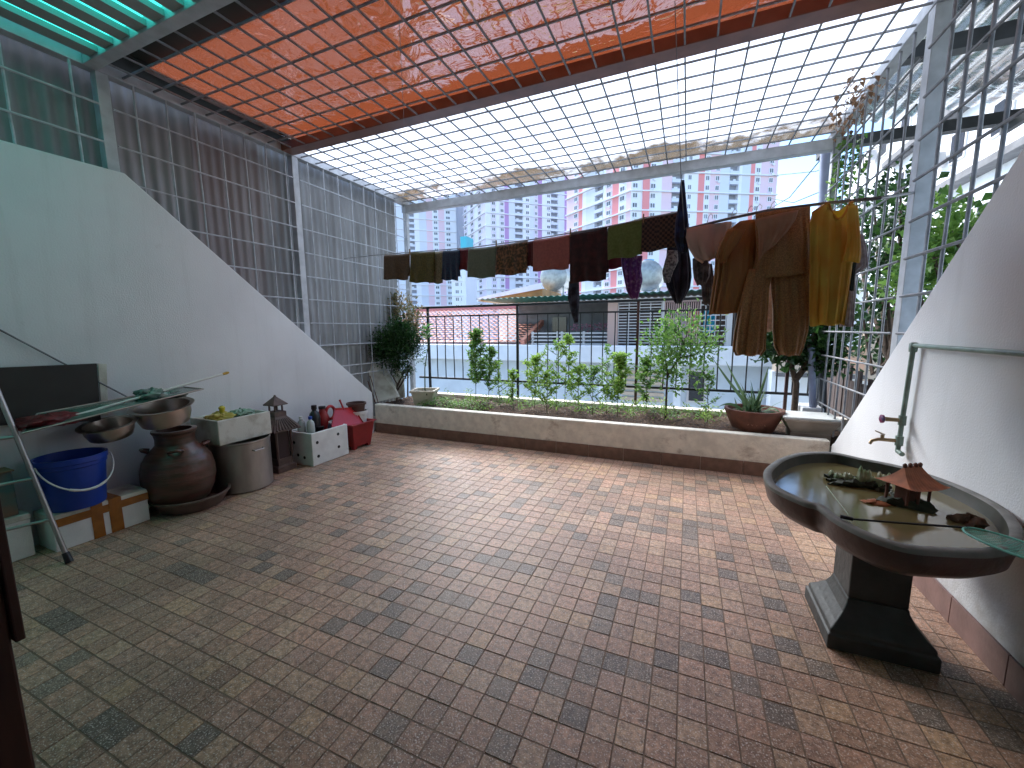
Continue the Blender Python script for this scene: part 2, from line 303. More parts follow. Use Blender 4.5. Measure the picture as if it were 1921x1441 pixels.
slab = MB().box(-4.35, 1.42, -1.0, 6.0, -.25, -.0018).build('floor', M('floor_grout', (.22, .15, .105), rough=.8, var=.3, vscale=20)); tag(slab, kind='structure')
slab['label'] = 'terrace floor of small square brown mottled tiles'
def tile_mat(single):
    m = bpy.data.materials.new('floor_tile' + ('_single' if single else '')); m.use_nodes = True; nt = m.node_tree; nd = nt.nodes; ln = nt.links; b = nd['Principled BSDF']
    if single: src = nd.new('ShaderNodeObjectInfo').outputs['Random']
    else: src = nd.new('ShaderNodeNewGeometry').outputs['Random Per Island']
    rp = nd.new('ShaderNodeValToRGB'); cr = rp.color_ramp; cr.interpolation = 'CONSTANT'
    cols = [(0, (.17, .125, .095)), (.07, (.23, .165, .12)), (.14, (.37, .215, .14)), (.30, (.39, .24, .16)), (.45, (.41, .235, .155)), (.60, (.32, .19, .125)), (.73, (.41, .26, .165)), (.86, (.36, .215, .15)), (.94, (.43, .265, .155))]
    cr.elements[0].position = 0; cr.elements[0].color = cols[0][1] + (1,); cr.elements[1].position = cols[1][0]; cr.elements[1].color = cols[1][1] + (1,)
    for p, c in cols[2:]: e = cr.elements.new(p); e.color = c + (1,)
    ln.new(src, rp.inputs[0])
    gp = nd.new('ShaderNodeNewGeometry')
    n = nd.new('ShaderNodeTexNoise'); n.inputs['Scale'].default_value = 38; n.inputs['Detail'].default_value = 8; n.inputs['Roughness'].default_value = .75; ln.new(gp.outputs['Position'], n.inputs[0])
    mr = nd.new('ShaderNodeMapRange'); mr.inputs[1].default_value = .3; mr.inputs[2].default_value = .7; mr.inputs[3].default_value = .25; mr.inputs[4].default_value = 1.75; ln.new(n.outputs[0], mr.inputs[0])
    hv = nd.new('ShaderNodeHueSaturation'); ln.new(rp.outputs[0], hv.inputs['Color']); ln.new(mr.outputs[0], hv.inputs['Value'])
    # blotches of worn colour
    n0 = nd.new('ShaderNodeTexNoise'); n0.inputs['Scale'].default_value = 1.3; n0.inputs['Detail'].default_value = 5; ln.new(gp.outputs['Position'], n0.inputs[0])
    mr0 = nd.new('ShaderNodeMapRange'); mr0.inputs[1].default_value = .35; mr0.inputs[2].default_value = .65; mr0.inputs[3].default_value = .72; mr0.inputs[4].default_value = 1.18; ln.new(n0.outputs[0], mr0.inputs[0])
    hv0 = nd.new('ShaderNodeHueSaturation'); ln.new(hv.outputs[0], hv0.inputs['Color']); ln.new(mr0.outputs[0], hv0.inputs['Value'])
    # pale specks
    v = nd.new('ShaderNodeTexNoise'); v.inputs['Scale'].default_value = 150; v.inputs['Detail'].default_value = 2; ln.new(gp.outputs['Position'], v.inputs[0])
    r2 = nd.new('ShaderNodeValToRGB'); r2.color_ramp.elements[0].position = .57; r2.color_ramp.elements[1].position = .66; ln.new(v.outputs[0], r2.inputs[0])
    mf = nd.new('ShaderNodeMath'); mf.operation = 'MULTIPLY'; mf.inputs[1].default_value = .75; ln.new(r2.outputs[0], mf.inputs[0])
    mx = nd.new('ShaderNodeMixRGB'); mx.inputs[2].default_value = (.72, .63, .55, 1); ln.new(mf.outputs[0], mx.inputs[0]); ln.new(hv0.outputs[0], mx.inputs[1]); ln.new(mx.outputs[0], b.inputs['Base Color'])
    n3 = nd.new('ShaderNodeTexNoise'); n3.inputs['Scale'].default_value = 160; n3.inputs['Detail'].default_value = 3; ln.new(gp.outputs['Position'], n3.inputs[0])
    bp = nd.new('ShaderNodeBump'); bp.inputs['Strength'].default_value = .5; bp.inputs['Distance'].default_value = .003; ln.new(n3.outputs[0], bp.inputs['Height']); ln.new(bp.outputs[0], b.inputs['Normal'])
    mr2 = nd.new('ShaderNodeMapRange'); mr2.inputs[3].default_value = .38; mr2.inputs[4].default_value = .6; ln.new(n.outputs[0], mr2.inputs[0]); ln.new(mr2.outputs[0], b.inputs['Roughness'])
    b.inputs['Specular IOR Level'].default_value = .5; b.inputs['Coat Weight'].default_value = 0
    return m
mt1, mtN = tile_mat(True), tile_mat(False)
TP = 0.1053; g = .0009; bv = .0025
def tile_geo(mb, cx, cy_, dz, tx, ty, s=TP):
    h = s / 2 - g
    if random.random() < .0: return
    vs = [(cx - h, cy_ - h, -.008), (cx + h, cy_ - h, -.008), (cx + h, cy_ + h, -.008), (cx - h, cy_ + h, -.008)]
    k = h - bv
    for sx_, sy_ in ((-1, -1), (1, -1), (1, 1), (-1, 1)): vs.append((cx + sx_ * k, cy_ + sy_ * k, dz + tx * sx_ + ty * sy_))
    mb.add(vs, [(4, 5, 6, 7), (0, 1, 5, 4), (1, 2, 6, 5), (2, 3, 7, 6), (3, 0, 4, 7)])
tb = MB(); tile_geo(tb, 0, 0, 0, 0, 0); tmesh = tb.mesh('tile', mt1)
tiles = []
ny = int((YP + .9) / TP)
for i in range(-42, 14):
    for j in range(-7, ny + 1):
        x = -.076 + TP * (i + .5); y = 1.325 + TP * (j - 12 + .5)
        if x - TP / 2 < XL - .07 or x + TP / 2 > XR + .04 or y > YP + .05 or y < -.85: continue
        d = Vector((x, y, 0)) - CAM; z = d.dot(FW)
        inv = True; size = 0
        if z > .2:
            u = 960.5 + FPX * d.dot(RT) / z; v = 720.5 - FPX * d.dot(UP) / z
            if 0 < u < 1921 and v < 1441: size = 1.5 / (d.length ** 3)
        tiles.append((size, x, y))
tiles.sort(reverse=True)
fld = MB()
for n_, (s_, x, y) in enumerate(tiles):
    dz = random.uniform(-.0012, .0008)
    if n_ < 298:
        o = inst(tmesh, 'tile', (x, y, dz), slab, rot=(random.uniform(-.006, .006), random.uniform(-.006, .006), 0))
    else: tile_geo(fld, x, y, dz, random.uniform(-.0003, .0003), random.uniform(-.0003, .0003))
tag(fld.build('tile_field', mtN, slab), kind='stuff')

# ------------------------------------------------------------------ side walls
def yz_wall(x0, x1, prof, name, mat, label):
    poly = [(x0, y, z) for y, z in prof]
    o = MB().prism(poly, (x1 - x0, 0, 0)).build(name, mat, bevel=.012); return tag(o, label, 'wall')
lw = yz_wall(XL - .13, XL, [(-1, -.02), (4.60, -.02), (4.60, .60), (1.955, 2.776), (-1, 2.76)], 'stepped_wall', m_wall, 'tall white plastered wall on the left with a long sloping top edge')
rw = yz_wall(XR, XR + .13, [(-1, -.02), (4.60, -.02), (4.60, .40), (4.534, .436), (1.75, 3.06), (-1, 3.06)], 'sloping_wall', m_wall, 'white plastered wall on the right behind the stone fish basin, top edge sloping down')
# skirting on the right wall
y = -1
while y < 4.6:
    o = MB().box(XR - .012, XR - .001, y + .002, min(y + .398, 4.6), 0.0, .145).build('skirting_tile', m_skirtR, rw, bevel=.002); y += .4

# house wall and door frame behind / beside the camera
hw = empty('house_wall', (0, -1.0, 0), 'white house wall with doorway at the back of the terrace', 'wall')
P(MB().box(-4.35, -3.1, -1.12, -1.0, 0, 3.6).box(1.0, 1.42, -1.12, -1.0, 0, 3.6).box(-3.1, 1.0, -1.12, -1.0, 2.2, 3.6), 'wall_panel', m_wall, hw)
P(MB().box(-3.1, 1.0, -1.1, -1.06, 0, 2.2), 'door_panel', m_wall, hw)
dl = empty('open_door', (-1.36, .33, 0), 'dark brown wooden door standing open at the lower left corner', 'door')
P(MB().box(-1.345, -1.305, -.5, .30, .04, 1.32), 'door_panel', m_wood, dl, bevel=.006)
P(MB().box(-1.352, -1.298, .302, .318, .84, 1.32), 'edge_strip', m_wood, dl, bevel=.003)

# ------------------------------------------------------------------ planter along the back
pl = empty('planter_box', (-1.5, YP, 0), 'long low stained concrete planter box with soil under the back railing', 'planter')
P(MB().box(XL + .001, XR - .001, YP, YP + .11, 0, .424), 'front_kerb', m_conc, pl, bevel=.014, seg=3)
P(MB().box(XL + .001, XR + .6, YB - .02, YB + .13, -.2, .45), 'back_kerb', m_conc, pl, bevel=.01)
x = XL + .01
while x < XR - .05:
    P(MB().box(x, min(x + .397, XR - .013), YP - .013, YP - .001, 0.0, .145), 'skirting_tile', m_skirt, pl, bevel=.003); x += .4
P(MB().box(XL - .13, XR + .6, YP + .11, YB - .02, -.2, .20), 'bed_base', m_conc, pl)
rnd = random.Random(3)
hm = [[rnd.uniform(-.5, .5) for _ in range(60)] for _ in range(200)]
def soilz(x, y):
    return .385 + .025 * math.sin(x * 5.1 + y * 3) * math.sin(y * 7.3) + .02 * math.sin(x * 13 + 1) - .02 * (y < YP + .18)
def soilf(a, b):
    x = XL + .0 + a * (XR - XL + .25); y = YP + .10 + b * (YB - YP - .11)
    return (x, y, soilz(x, y) + hm[int(a * 199)][int(b * 59)] * .022)
P(MB().grid(soilf, 150, 34), 'soil', m_soil, pl, smooth=179)
lit = MB()
for _ in range(2600):
    x = random.uniform(XL, XR); y = random.uniform(YP + .12, YB - .05); s = random.uniform(.012, .035)
    a = random.uniform(0, 6.28); lit.leaf(Vector((x, y, soilz(x, y) + random.uniform(.0, .02))), Vector((math.cos(a), math.sin(a), random.uniform(-.3, .5))), Vector((0, 0, 1)), s, s * .5)
tag(P(lit, 'leaf_litter', l_dry, pl), kind='stuff')

# ------------------------------------------------------------------ canopy frame
cf = empty('canopy_frame', (XL - .09, 1.9, 0), 'pale grey steel canopy frame of posts and beams over the terrace', 'metal frame')
def wall_top_l(y): return 2.765 if y < 1.955 else max(.5, 2.776 - (y - 1.955) * (2.776 - .60) / (4.6 - 1.955))
def wall_top_r(y): return 3.06 if y < 1.75 else max(.45, .436 + (4.534 - y) * (3.06 - .436) / (4.534 - 1.75))
xl = XL - .09; xr = XR + .09
for nm, yy in (('a', 1.91), ('b', 3.607)):
    P(MB().box(xl - .04, xl + .04, yy - .04, yy + .04, wall_top_l(yy + .04) - .02, H - .001), 'post', m_frame, cf, bevel=.004)
P(MB().box(xl - .035, xl + .035, YB - .035, YB + .035, .45, 3.389), 'post', m_frame, cf, bevel=.004)
P(MB().box(xr - .045, xr + .045, 3.66, 3.75, wall_top_r(3.75) - .02, H - .001), 'post', m_frame, cf, bevel=.004)
P(MB().box(xr - .045, xr + .045, 1.86, 1.95, 3.0, H - .001), 'post', m_frame, cf, bevel=.004)
P(MB().box(xr - .035, xr + .035, YB - .035, YB + .035, .45, 3.389), 'post', m_frame, cf, bevel=.004)
P(MB().box(xl - .045, xl + .045, -.99, YB + .05, H, H + .09), 'side_beam', m_frame, cf, bevel=.004)
P(MB().box(xr - .05, xr + .05, -.99, YB + .05, H, H + .09), 'side_beam', m_frame, cf, bevel=.004)
P(MB().box(xl - .045, xr + .05, YB - .05, YB + .05, 3.39, H - .001), 'end_beam', m_frame, cf, bevel=.004)
P(MB().box(xl + .046, xr - .051, 3.435, 3.585, H, H + .09), 'cross_beam', M('beam_redbrown', (.24, .10, .07), rough=.35, var=.3), cf, bevel=.004)
P(MB().box(xl + .046, xr - .051, 1.80, 1.885, H, H + .09), 'cross_beam', m_frame, cf, bevel=.004)
for yy in (.2,): P(MB().box(xl + .046, xr - .051, yy, yy + .08, H, H + .09), 'cross_beam', m_frame, cf, bevel=.004)

# roof grille: bars both ways
rg = empty('roof_grille', (-1.4, 3.8, H), 'grid of thin steel bars below the plastic roof sheets', 'grille')
r = .0062
for k in range(26):
    xx = xl + .2 + k * .2106
    if xx > xr - .06: break
    P(MB().box(xx - r, xx + r, 1.886, 3.434, H + .002, H + .014), 'long_bar', m_bar, rg)
    P(MB().box(xx - r, xx + r, 3.586, YB + .04, H + .002, H + .014), 'long_bar', m_bar, rg)
yy = 2.04
while yy < YB - .06:
    if not (3.42 < yy < 3.62): P(MB().box(xl + .047, xr - .052, yy - r, yy + r, H + .015, H + .027), 'cross_bar', m_bar, rg)
    yy += .2065
# slats under the green sheet
gs = empty('slatted_roof', (-1.4, 1, H), 'row of flat slats under the green plastic roof nearest the house', 'roof slats')
for k in range(26):
    x0 = xl + .26 + k * .2085
    if x0 + .1 > xr: break
    P(MB().box(x0 - .10, x0 + .02, -.98, 1.799, H + .02, H + .06), 'slat', M('slat_paint', (.28, .31, .30), rough=.6) if k == 0 else bpy.data.materials['slat_paint'], gs)

def wavy(x0, x1, y0, y1, z, amp=.010, pitch=.13, nx=None, th=.004, ny=14, sag=0.0, along='y'):
    nx = nx or int((x1 - x0) / pitch * 6)
    mb = MB()
    def f(a, b):
        x = x0 + a * (x1 - x0); y = y0 + b * (y1 - y0)
        q = x if along == 'y' else y
        return (x, y, z + amp * math.sin(q / pitch * 2 * math.pi) + sag * (math.sin(x * 1.7 + y * 2.1) + .6 * math.sin(x * 4.3 - y * 3.1)))
    mb.grid(f, nx, ny); return mb
o = wavy(xl - .03, xr + .03, 3.50, YB + .12, H + .105, amp=.004, sag=.004).build('white_roof_sheet', m_white_sheet, smooth=179)
tag(o, 'milky white corrugated plastic roof sheet with rust brown stains near the far beam', 'roof sheet')
o = wavy(-4.17, xr + .03, 2.13, 3.60, H + .115, amp=.0, sag=.008, nx=60, ny=24).build('orange_roof_sheet', m_orange, smooth=179)
tag(o, 'glossy orange plastic roof sheet over the middle of the terrace', 'roof sheet')
o = wavy(xl + .1, -2.5, -1.0, 1.90, H + .11, amp=.008).build('green_roof_sheet', m_green, smooth=179)
tag(o, 'glowing green plastic roof sheet at the upper left', 'roof sheet')
o = MB().box(-2.5, xr + .05, -1.1, 1.85, H + .095, H + .13).build('light_block_roof', M('light_block_dull', (.16, .17, .17), rough=.6, var=.3)); tag(o, 'unseen dull roof sheet added to cut green light and darken the near floor', 'roof sheet')  # unseen opaque sheet, added to hold back green light over the near floor
o = MB().box(xl - .03, xr, 1.86, 2.16, H + .15, H + .16).box(xl - .06, -4.1, 1.88, 3.55, H + .135, H + .14).box(xl - .06, xl + .12, -1, 1.8, H + .135, H + .14).build('dark_tarpaulin', m_dark)
tag(o, 'dark tarpaulin strip between the green and the orange roof sheets', 'tarpaulin')

# ------------------------------------------------------------------ side grilles
def wob(mb, p0, p1, r, n=7, amp=.002):
    p0 = Vector(p0); p1 = Vector(p1); mb.tube([p0.lerp(p1, i / n) + Vector((random.uniform(-amp, amp), random.uniform(-amp, amp), random.uniform(-amp, amp) * .5)) for i in range(n + 1)], r, 6)
    return mb
def side_grille(name, label, x, y0, y1, ys, zs, topf, r, mat, xo):
    gp = empty(name, (x, (y0 + y1) / 2, 0), label, 'grille')
    for yy in ys:
        zb = topf(yy)
        if zb < H - .15: P(wob(MB(), (x, yy, zb - .02), (x, yy, H), r), 'upright_bar', mat, gp, smooth=40)
    for zz in zs:
        # clip by sloping wall
        ya = y0
        while ya < y1 and topf(ya) > zz: ya += .02
        if ya < y1 - .1: P(wob(MB(), (x + xo, ya, zz), (x + xo, y1, zz), r), 'cross_bar', mat, gp, smooth=40)
    return gp
zsL = [3.26, 2.985, 2.71, 2.435, 2.16, 1.885, 1.6, 1.32, 1.03, .90]
side_grille('side_grille', 'steel window grille of the left side bay beside the potted bushes', XL - .06, 3.65, YB - .04, [3.79 + .2285 * k for k in range(9)], zsL, wall_top_l, .0068, m_barwhite, .016)
side_grille('side_grille', 'steel window grille of the middle left bay against tin sheets coloured for orange roof light', XL - .06, 1.955, 3.56, [2.11 + .2285 * k for k in range(7)], zsL[:8], wall_top_l, .0075, m_barwhite, .015)
side_grille('side_grille', 'steel window grille of the nearest left bay under the green roof', XL - .06, -.9, 1.865, [-.67 + .2285 * 1.5 * k for k in range(8)], zsL[:4], wall_top_l, .009, m_barwhite, .018)
zsR = [3.25, 2.96, 2.70, 2.45, 2.19, 1.95, 1.70, 1.45, 1.20, .95, .7]
side_grille('side_grille', 'heavy steel grille of the far right bay beside the yellow T-shirt', XR + .06, 3.76, YB - .04, [3.95 + .21 * k for k in range(9)], zsR, wall_top_r, .0085, m_bar, -.02)
side_grille('side_grille', 'heavy steel grille above the sloping right wall, nearest bay', XR + .06, 1.0, 3.655, [1.86 + .2 * k for k in range(9)], zsR, wall_top_r, .0100, m_bar, -.023)

# tin sheet wall behind the left grille
tw = empty('tin_fence', (-4.45, 3, 0), 'corrugated grey tin sheet screen standing outside the left grille', 'fence')
def tin(y0, y1, z0, z1, xx, mat, amp=.009, pitch=.095):
    mb = MB(); n = int((y1 - y0) / pitch * 8)
    mb.grid(lambda a, b: (xx + amp * math.sin((y0 + a * (y1 - y0)) / pitch * 2 * math.pi) + .012 * math.sin(b * 3 + a * 5), y0 + a * (y1 - y0), z0 + b * (z1 - z0)), n, 6)
    P(mb, 'tin_panel', mat, tw, smooth=179)
for k, (a, b_) in enumerate([(-1, .02), (0, 1.02), (1.0, 2.02), (2.0, 2.62), (2.6, 3.27), (3.25, 3.68), (3.66, 4.32), (4.30, 4.96), (4.94, 5.54)]):
    tin(a, b_, 1.28, 3.64, -4.44 - .012 * (k % 2), m_tinlit if 2.5 < a < 3.2 else m_tin)
    tin(a, b_, -.3, 1.32, -4.47 - .012 * (k % 2), m_tin)
P(MB().box(-4.52, -4.49, -1, 5.5, 3.36, 3.40).box(-4.415, -4.40, 3.7, 5.5, 1.31, 1.34), 'batten', m_tin, tw)

# ------------------------------------------------------------------ back railing
br = empty('back_railing', (-1.5, 5.74, 0), 'dark metal railing with thin upright bars behind the planter', 'railing')
yR = 5.74
def topz(x): return 1.868
P(MB().box(-4.2, 1.50, yR - .02, yR + .02, 1.853, 1.888), 'top_rail', m_rail, br, bevel=.003)
P(MB().box(-4.2, 1.50, yR - .012, yR + .012, 1.715, 1.737), 'cross_rail', m_rail, br)
P(MB().box(-4.2, 1.50, yR - .015, yR + .015, .69, .72), 'bottom_rail', m_rail, br)
for px in (-3.99, -2.375, -.62, 1.12):
    P(MB().box(px - .017, px + .017, yR - .017, yR + .017, .45, 1.853), 'railing_post', m_railred if px > -1 else m_rail, br, bevel=.002)
k = 0; px = -3.99
while px < 1.45:
    px += .1615
    if min(abs(px - q) for q in (-3.99, -2.375, -.62, 1.12)) < .05: continue
    P(wob(MB(), (px, yR, .70), (px, yR, 1.72), .0085, 5, .003), 'railing_bar', m_rail, br, smooth=40)

# ------------------------------------------------------------------ helpers for separate things
def thing(mb, name, mats, loc, label, cat, group=None, smooth=None, bevel=0, kind=None):
    """one mesh = one thing; vertices given in world metres, origin put at loc"""
    L = Vector(loc); mb.v = [tuple(Vector(p) - L) for p in mb.v]
    o = mb.build(name, mats, None, smooth=smooth, bevel=bevel); o.location = L
    return tag(o, label, cat, group, kind)
def rod(p0, p1, r, n=8): return MB().tube([p0, p1], r, n)

def plant(name, label, base, stems, leaves, lm, cat='plant', group=None, sm=m_stemg, stem_r=.006):
    """stems: list of polylines; leaves: MB"""
    t = empty(name, base, label, cat, group)
    mb = MB()
    for s in stems: mb.tube(s, [stem_r * (1 - .6 * i / (len(s) - 1)) for i in range(len(s))], 6)
    P(mb, 'stem' if stem_r < .012 else 'trunk', sm, t, smooth=60)
    P(leaves, 'leaves' if stem_r < .012 else 'crown', lm, t)
    return t
# ------------------------------------------------------------------ outside: the neighbourhood
m_pale = M('pale_render', (.84, .87, .89), rough=.8, var=.12, vscale=2)
m_paleshade = M('pale_render_shaded', (.66, .73, .78), rough=.8, var=.15, vscale=2)  # white render toned darker and bluer, shade painted into the lower wall
m_greyh = M('grey_render', (.17, .17, .175), rough=.8, var=.3, vscale=3)
m_rooft = M('orange_roof_tiles', (.62, .24, .17), rough=.7, var=.3, vscale=5)
m_cream = M('cream_paint', (.62, .50, .38), rough=.7, var=.15)
m_peach = M('peach_render', (.70, .42, .28), rough=.8, var=.15)
m_glass = M('dark_glass', (.03, .035, .04), rough=.15)
m_wframe = M('window_white', (.65, .62, .60), rough=.5)
m_awn = M('green_awning', (.03, .20, .14), rough=.5, var=.3)
m_ochre = M('ochre_awning', (.38, .20, .05), rough=.6, var=.4, vscale=2)
m_tank = M('tank_steel', (.40, .42, .40), rough=.4, metal=.5, var=.3)

# white house directly behind: parapet, lower wall, louvres
wh = empty('terrace_house', (-3, 12, -9), 'white neighbouring house with a long parapet just beyond the railing', 'house')
P(MB().box(-13, 4.6, 12, 12.25, .50, 1.01), 'parapet', m_pale, wh, bevel=.03)
P(MB().box(-13, 4.6, 12.45, 13, -9, .50), 'lower_wall', m_paleshade, wh)
P(MB().box(-13, 4.6, 12.25, 26, .48, .56), 'terrace_deck', m_paleshade, wh)
for i in range(6):
    P(MB().box(-1.75, -.55, 12.34, 12.44, -.62 + .16 * i, -.53 + .16 * i), 'louvre', m_cream, wh)
for x0, x1, z0, z1 in ((.05, .55, -.6, .34),):
    w = P(MB().box(x0, x1, 12.40, 12.44, z0, z1), 'window', m_wframe, wh)
    P(MB().box(x0 + .06, x1 - .06, 12.38, 12.395, z0 + .06, z1 - .06), 'pane', m_glass, w)
for x0 in (-.3, -2.4): P(MB().box(x0, x0 + .2, 12.30, 12.44, -2, .478), 'pilaster', m_pale, wh)
# peach house at right
ph = empty('peach_house', (3, 11, -9), 'cream and peach rendered house wall low on the right beyond the railing', 'house')
P(MB().box(1.95, 2.75, 11.2, 11.7, .46, 1.04), 'wall', m_cream, ph); P(MB().box(2.752, 3.6, 11.2, 11.7, .46, 1.04), 'wall', m_peach, ph)
P(MB().box(3.61, 7.0, 11.25, 11.7, .3, 1.5), 'wall', m_cream, ph); P(MB().box(1.9, 7.0, 11.3, 11.8, -9, .459), 'lower_wall', m_pale, ph)
P(MB().box(1.95, 3.6, 11.05, 11.199, .36, .44), 'ledge', m_greyh, ph)

# tile roof house
th = empty('tiled_house', (-9, 15, -9), 'house with an orange red tiled roof beyond the railing at the left', 'house')
P(MB().box(-13, -5.35, 13.2, 17.5, .57, .98), 'wall', m_pale, th)
def rooff(a, b):
    row = b * 17; fr = row - math.floor(row) if b < 1 else 1
    x = -13 + a * 7.75; return (x - .0 * b, 13.0 + b * 4.2, 1.0 + b * 1.42 - fr * .045 + .03 * abs(math.sin(x * math.pi / .24)))
mb = MB(); NR = 17
for i in range(NR):
    b0, b1 = i / NR, (i + 1) / NR
    def rf(a, t, b0=b0, b1=b1):
        b = b0 + t * (b1 - b0); x = -13 + a * 7.75
        return (x, 13.0 + b * 4.2, 1.02 + b * 1.42 + (1 - t) * .05 + .035 * abs(math.sin(x * math.pi / .24)))
    mb.grid(rf, 192, 1)
o = P(mb, 'roof', m_rooft, th); tag(o, kind='stuff')
P(MB().box(-13, -5.2, 17.1, 17.3, 2.42, 2.55), 'ridge', M('ridge_pink', (.5, .2, .2), rough=.7), th)
P(MB().prism([(-5.25, 12.95, .95), (-5.25, 17.2, 2.42), (-5.25, 17.2, 2.62), (-5.25, 12.95, 1.15)], (.14, 0, 0)), 'verge', m_rooft, th)

# grey house with white balustrade
gh = empty('grey_house', (-4, 15, -9), 'dark grey house with a white horizontal balustrade', 'house')
P(MB().box(-6.2, -2.45, 15, 18, .57, 2.45), 'wall', m_greyh, gh)
w = P(MB().box(-4.75, -4.2, 14.95, 15.01, .9, 1.95), 'door', m_glass, gh)
P(MB().box(-6.2, -2.4, 14.5, 15.3, 2.42, 2.50), 'canopy', m_greyh, gh)
for z in (.98, 1.10, 1.22, 1.34): P(MB().box(-5.0, -2.3, 13.32, 13.36, z, z + .045), 'balustrade_rail', m_wframe, gh)
for x in (-5.0, -4.1, -3.95, -3.2, -2.35): P(MB().box(x, x + .07, 13.37, 13.43, .57, 1.42), 'balustrade_post', m_wframe, gh)
mb = MB(); st_ = []
for k in range(5):
    bx0 = Vector((-3.5 + k * .27, 13.6, 1.36)); tip = bx0 + Vector((random.uniform(-.1, .1), 0, .2)); st_.append([bx0, bx0.lerp(tip, .5), tip])
    for _ in range(32): mb.leaf(Vector((bx0.x + random.gauss(0, .1), 13.6 + random.uniform(-.12, .12), 1.42 + random.uniform(0, .22))), Vector((random.uniform(-1, 1), random.uniform(-1, 1), random.uniform(-.3, 1))), Vector((0, 0, 1)), .09, .06)
plant('flowering_plant', 'pink flowering plant above the white balustrade of the grey house', Vector((-3, 13.6, 1.36)), st_, mb, leaf_mat('leaf_pink', (.30, .05, .10), (.55, .25, .35)))

# grille house
dh = empty('grilled_house', (-.6, 13.6, -9), 'house with white and pink window grilles under the green awning', 'house')
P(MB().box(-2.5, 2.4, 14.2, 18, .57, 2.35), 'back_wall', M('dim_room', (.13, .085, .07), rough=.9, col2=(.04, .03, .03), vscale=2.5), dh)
for x0, x1 in ((-2.32, -2.02), (-.72, -.66), (1.0, 1.14)):
    P(MB().box(x0, x1, 13.0, 13.25, .57, 2.32), 'pier', m_wframe if x0 > -1 else M('pier_pink', (.6, .40, .33), rough=.7), dh)
P(MB().box(-2.32, 1.2, 12.98, 14.2, 2.32, 2.40), 'lintel', m_wframe, dh)
def house_grille(x0, x1, nx, nz, mat, nm='window_grille'):
    mb = MB()
    for i in range(nx + 1): xx = x0 + (x1 - x0) * i / nx; mb.box(xx - .012, xx + .012, 13.05, 13.07, .95, 2.31)
    for i in range(nz + 1): zz = .97 + 1.33 * i / nz; mb.box(x0, x1, 13.03, 13.049, zz - .014, zz + .014)
    P(mb, nm, mat, dh)
house_grille(-2.0, -.74, 4, 15, m_wframe); house_grille(-.64, .30, 16, 5, M('grille_pink', (.62, .42, .40), rough=.5)); house_grille(.32, .98, 5, 9, m_wframe)
for x0, x1, z0, z1, c, nm in ((-.42, -.05, 1.2, 1.95, (.5, .5, .55), 'grey'), (.0, .28, 1.35, 2.0, (.65, .25, .12), 'orange'), (.42, .72, 1.35, 2.05, (.02, .40, .55), 'bright blue'), (-.64, -.46, 1.1, 1.8, (.3, .12, .25), 'purple')):
    mb = MB(); mb.grid(lambda a, b: (x0 + a * (x1 - x0), 13.5 + .03 * math.sin(a * 18), z0 + b * (z1 - z0)), 16, 3)
    mb.add([(x0, 13.52, z0), (x1, 13.52, z0), (x1, 13.52, z1), (x0, 13.52, z1)], [(0, 1, 2, 3)])
    thing(mb, 'hanging_cloth', cloth_mat('cloth_' + nm.replace(' ', '_'), c), (x0, 13.5, z0), '%s cloth hanging behind the grille of the neighbouring house' % nm, 'cloth', smooth=179)
ga = wavy(-6.6, 4.2, 12.3, 14.6, 2.52, amp=.02, pitch=.2).build('green_awning', m_awn, smooth=179)
tag(ga, 'long green corrugated awning over the grey house and grilled house', 'awning')
aw = empty('sloping_canopy', (-7, 16, 2.6), 'ochre sloping canopy with a thick white edge above the tiled roof', 'canopy')
pL, pR = ony(895, 564, 17.5), ony(1016, 541, 17.5)
P(MB().prism([(pL.x, 17.5, pL.z), (pR.x, 17.5, pR.z - .02), (pR.x, 17.5, pR.z + .25), (pL.x, 17.5, pL.z + .12)], (0, .1, 0)), 'white_edge', m_pale, aw)
P(MB().prism([(pL.x, 17.6, pL.z - .03), (pR.x, 17.6, pR.z - .55), (pR.x, 17.6, pR.z), (pL.x, 17.6, pL.z)], (0, 3, 0)), 'underside', m_ochre, aw)
# rooftop water tanks
def tank(u, v, y, rr, label, rot=0):
    c = ony(u, v, y); t = empty('water_tank', (c.x, c.y, c.z - rr), label, 'water tank')
    mb = MB(); rg_ = []
    for i, (q, s) in enumerate(((-1.15, .3), (-1.1, .75), (-.9, 1), (.9, 1), (1.1, .75), (1.15, .3))):
        rg_.append([(c.x + q * rr * .9 * math.cos(rot) + 0, c.y + q * rr * 1.0 * 1 , c.z) if False else (c.x + rr * s * math.cos(a * math.pi / 12), c.y + q * rr, c.z + rr * s * math.sin(a * math.pi / 12)) for a in range(24)])
    P(mb.rings(rg_), 'tank_body', m_tank, t, smooth=50)
    st = MB()
    for sx_ in (-.7, .7):
        for sy_ in (-.7, .7): st.box(c.x + sx_ * rr - .04, c.x + sx_ * rr + .04, c.y + sy_ * rr - .04, c.y + sy_ * rr + .04, c.z - rr * 2.1, c.z - rr * .5)
    P(st, 'stand', m_tank, t)
    P(MB().lathe((c.x, c.y, c.z + rr * .95), [(rr * .35, 0), (rr * .35, .12), (.01, .16)], 16), 'blue_lid', M('lid_blue', (.12, .35, .6), rough=.5), t)
tank(1045, 522, 20, .68, 'round pale water tank left of the maroon towel'); tank(1216, 520, 20, .68, 'round pale water tank with blue lid behind the purple cloth')
fr = empty('rooftop_house', (-1, 21, -9), 'white flat roofed house carrying the two round water tanks', 'house')
P(MB().box(-9, 6, 19.3, 26, .5, 2.95), 'wall', m_pale, fr); P(MB().box(-5.5, 6, 19.0, 26.2, 2.951, 3.10), 'roof_slab', m_pale, fr)

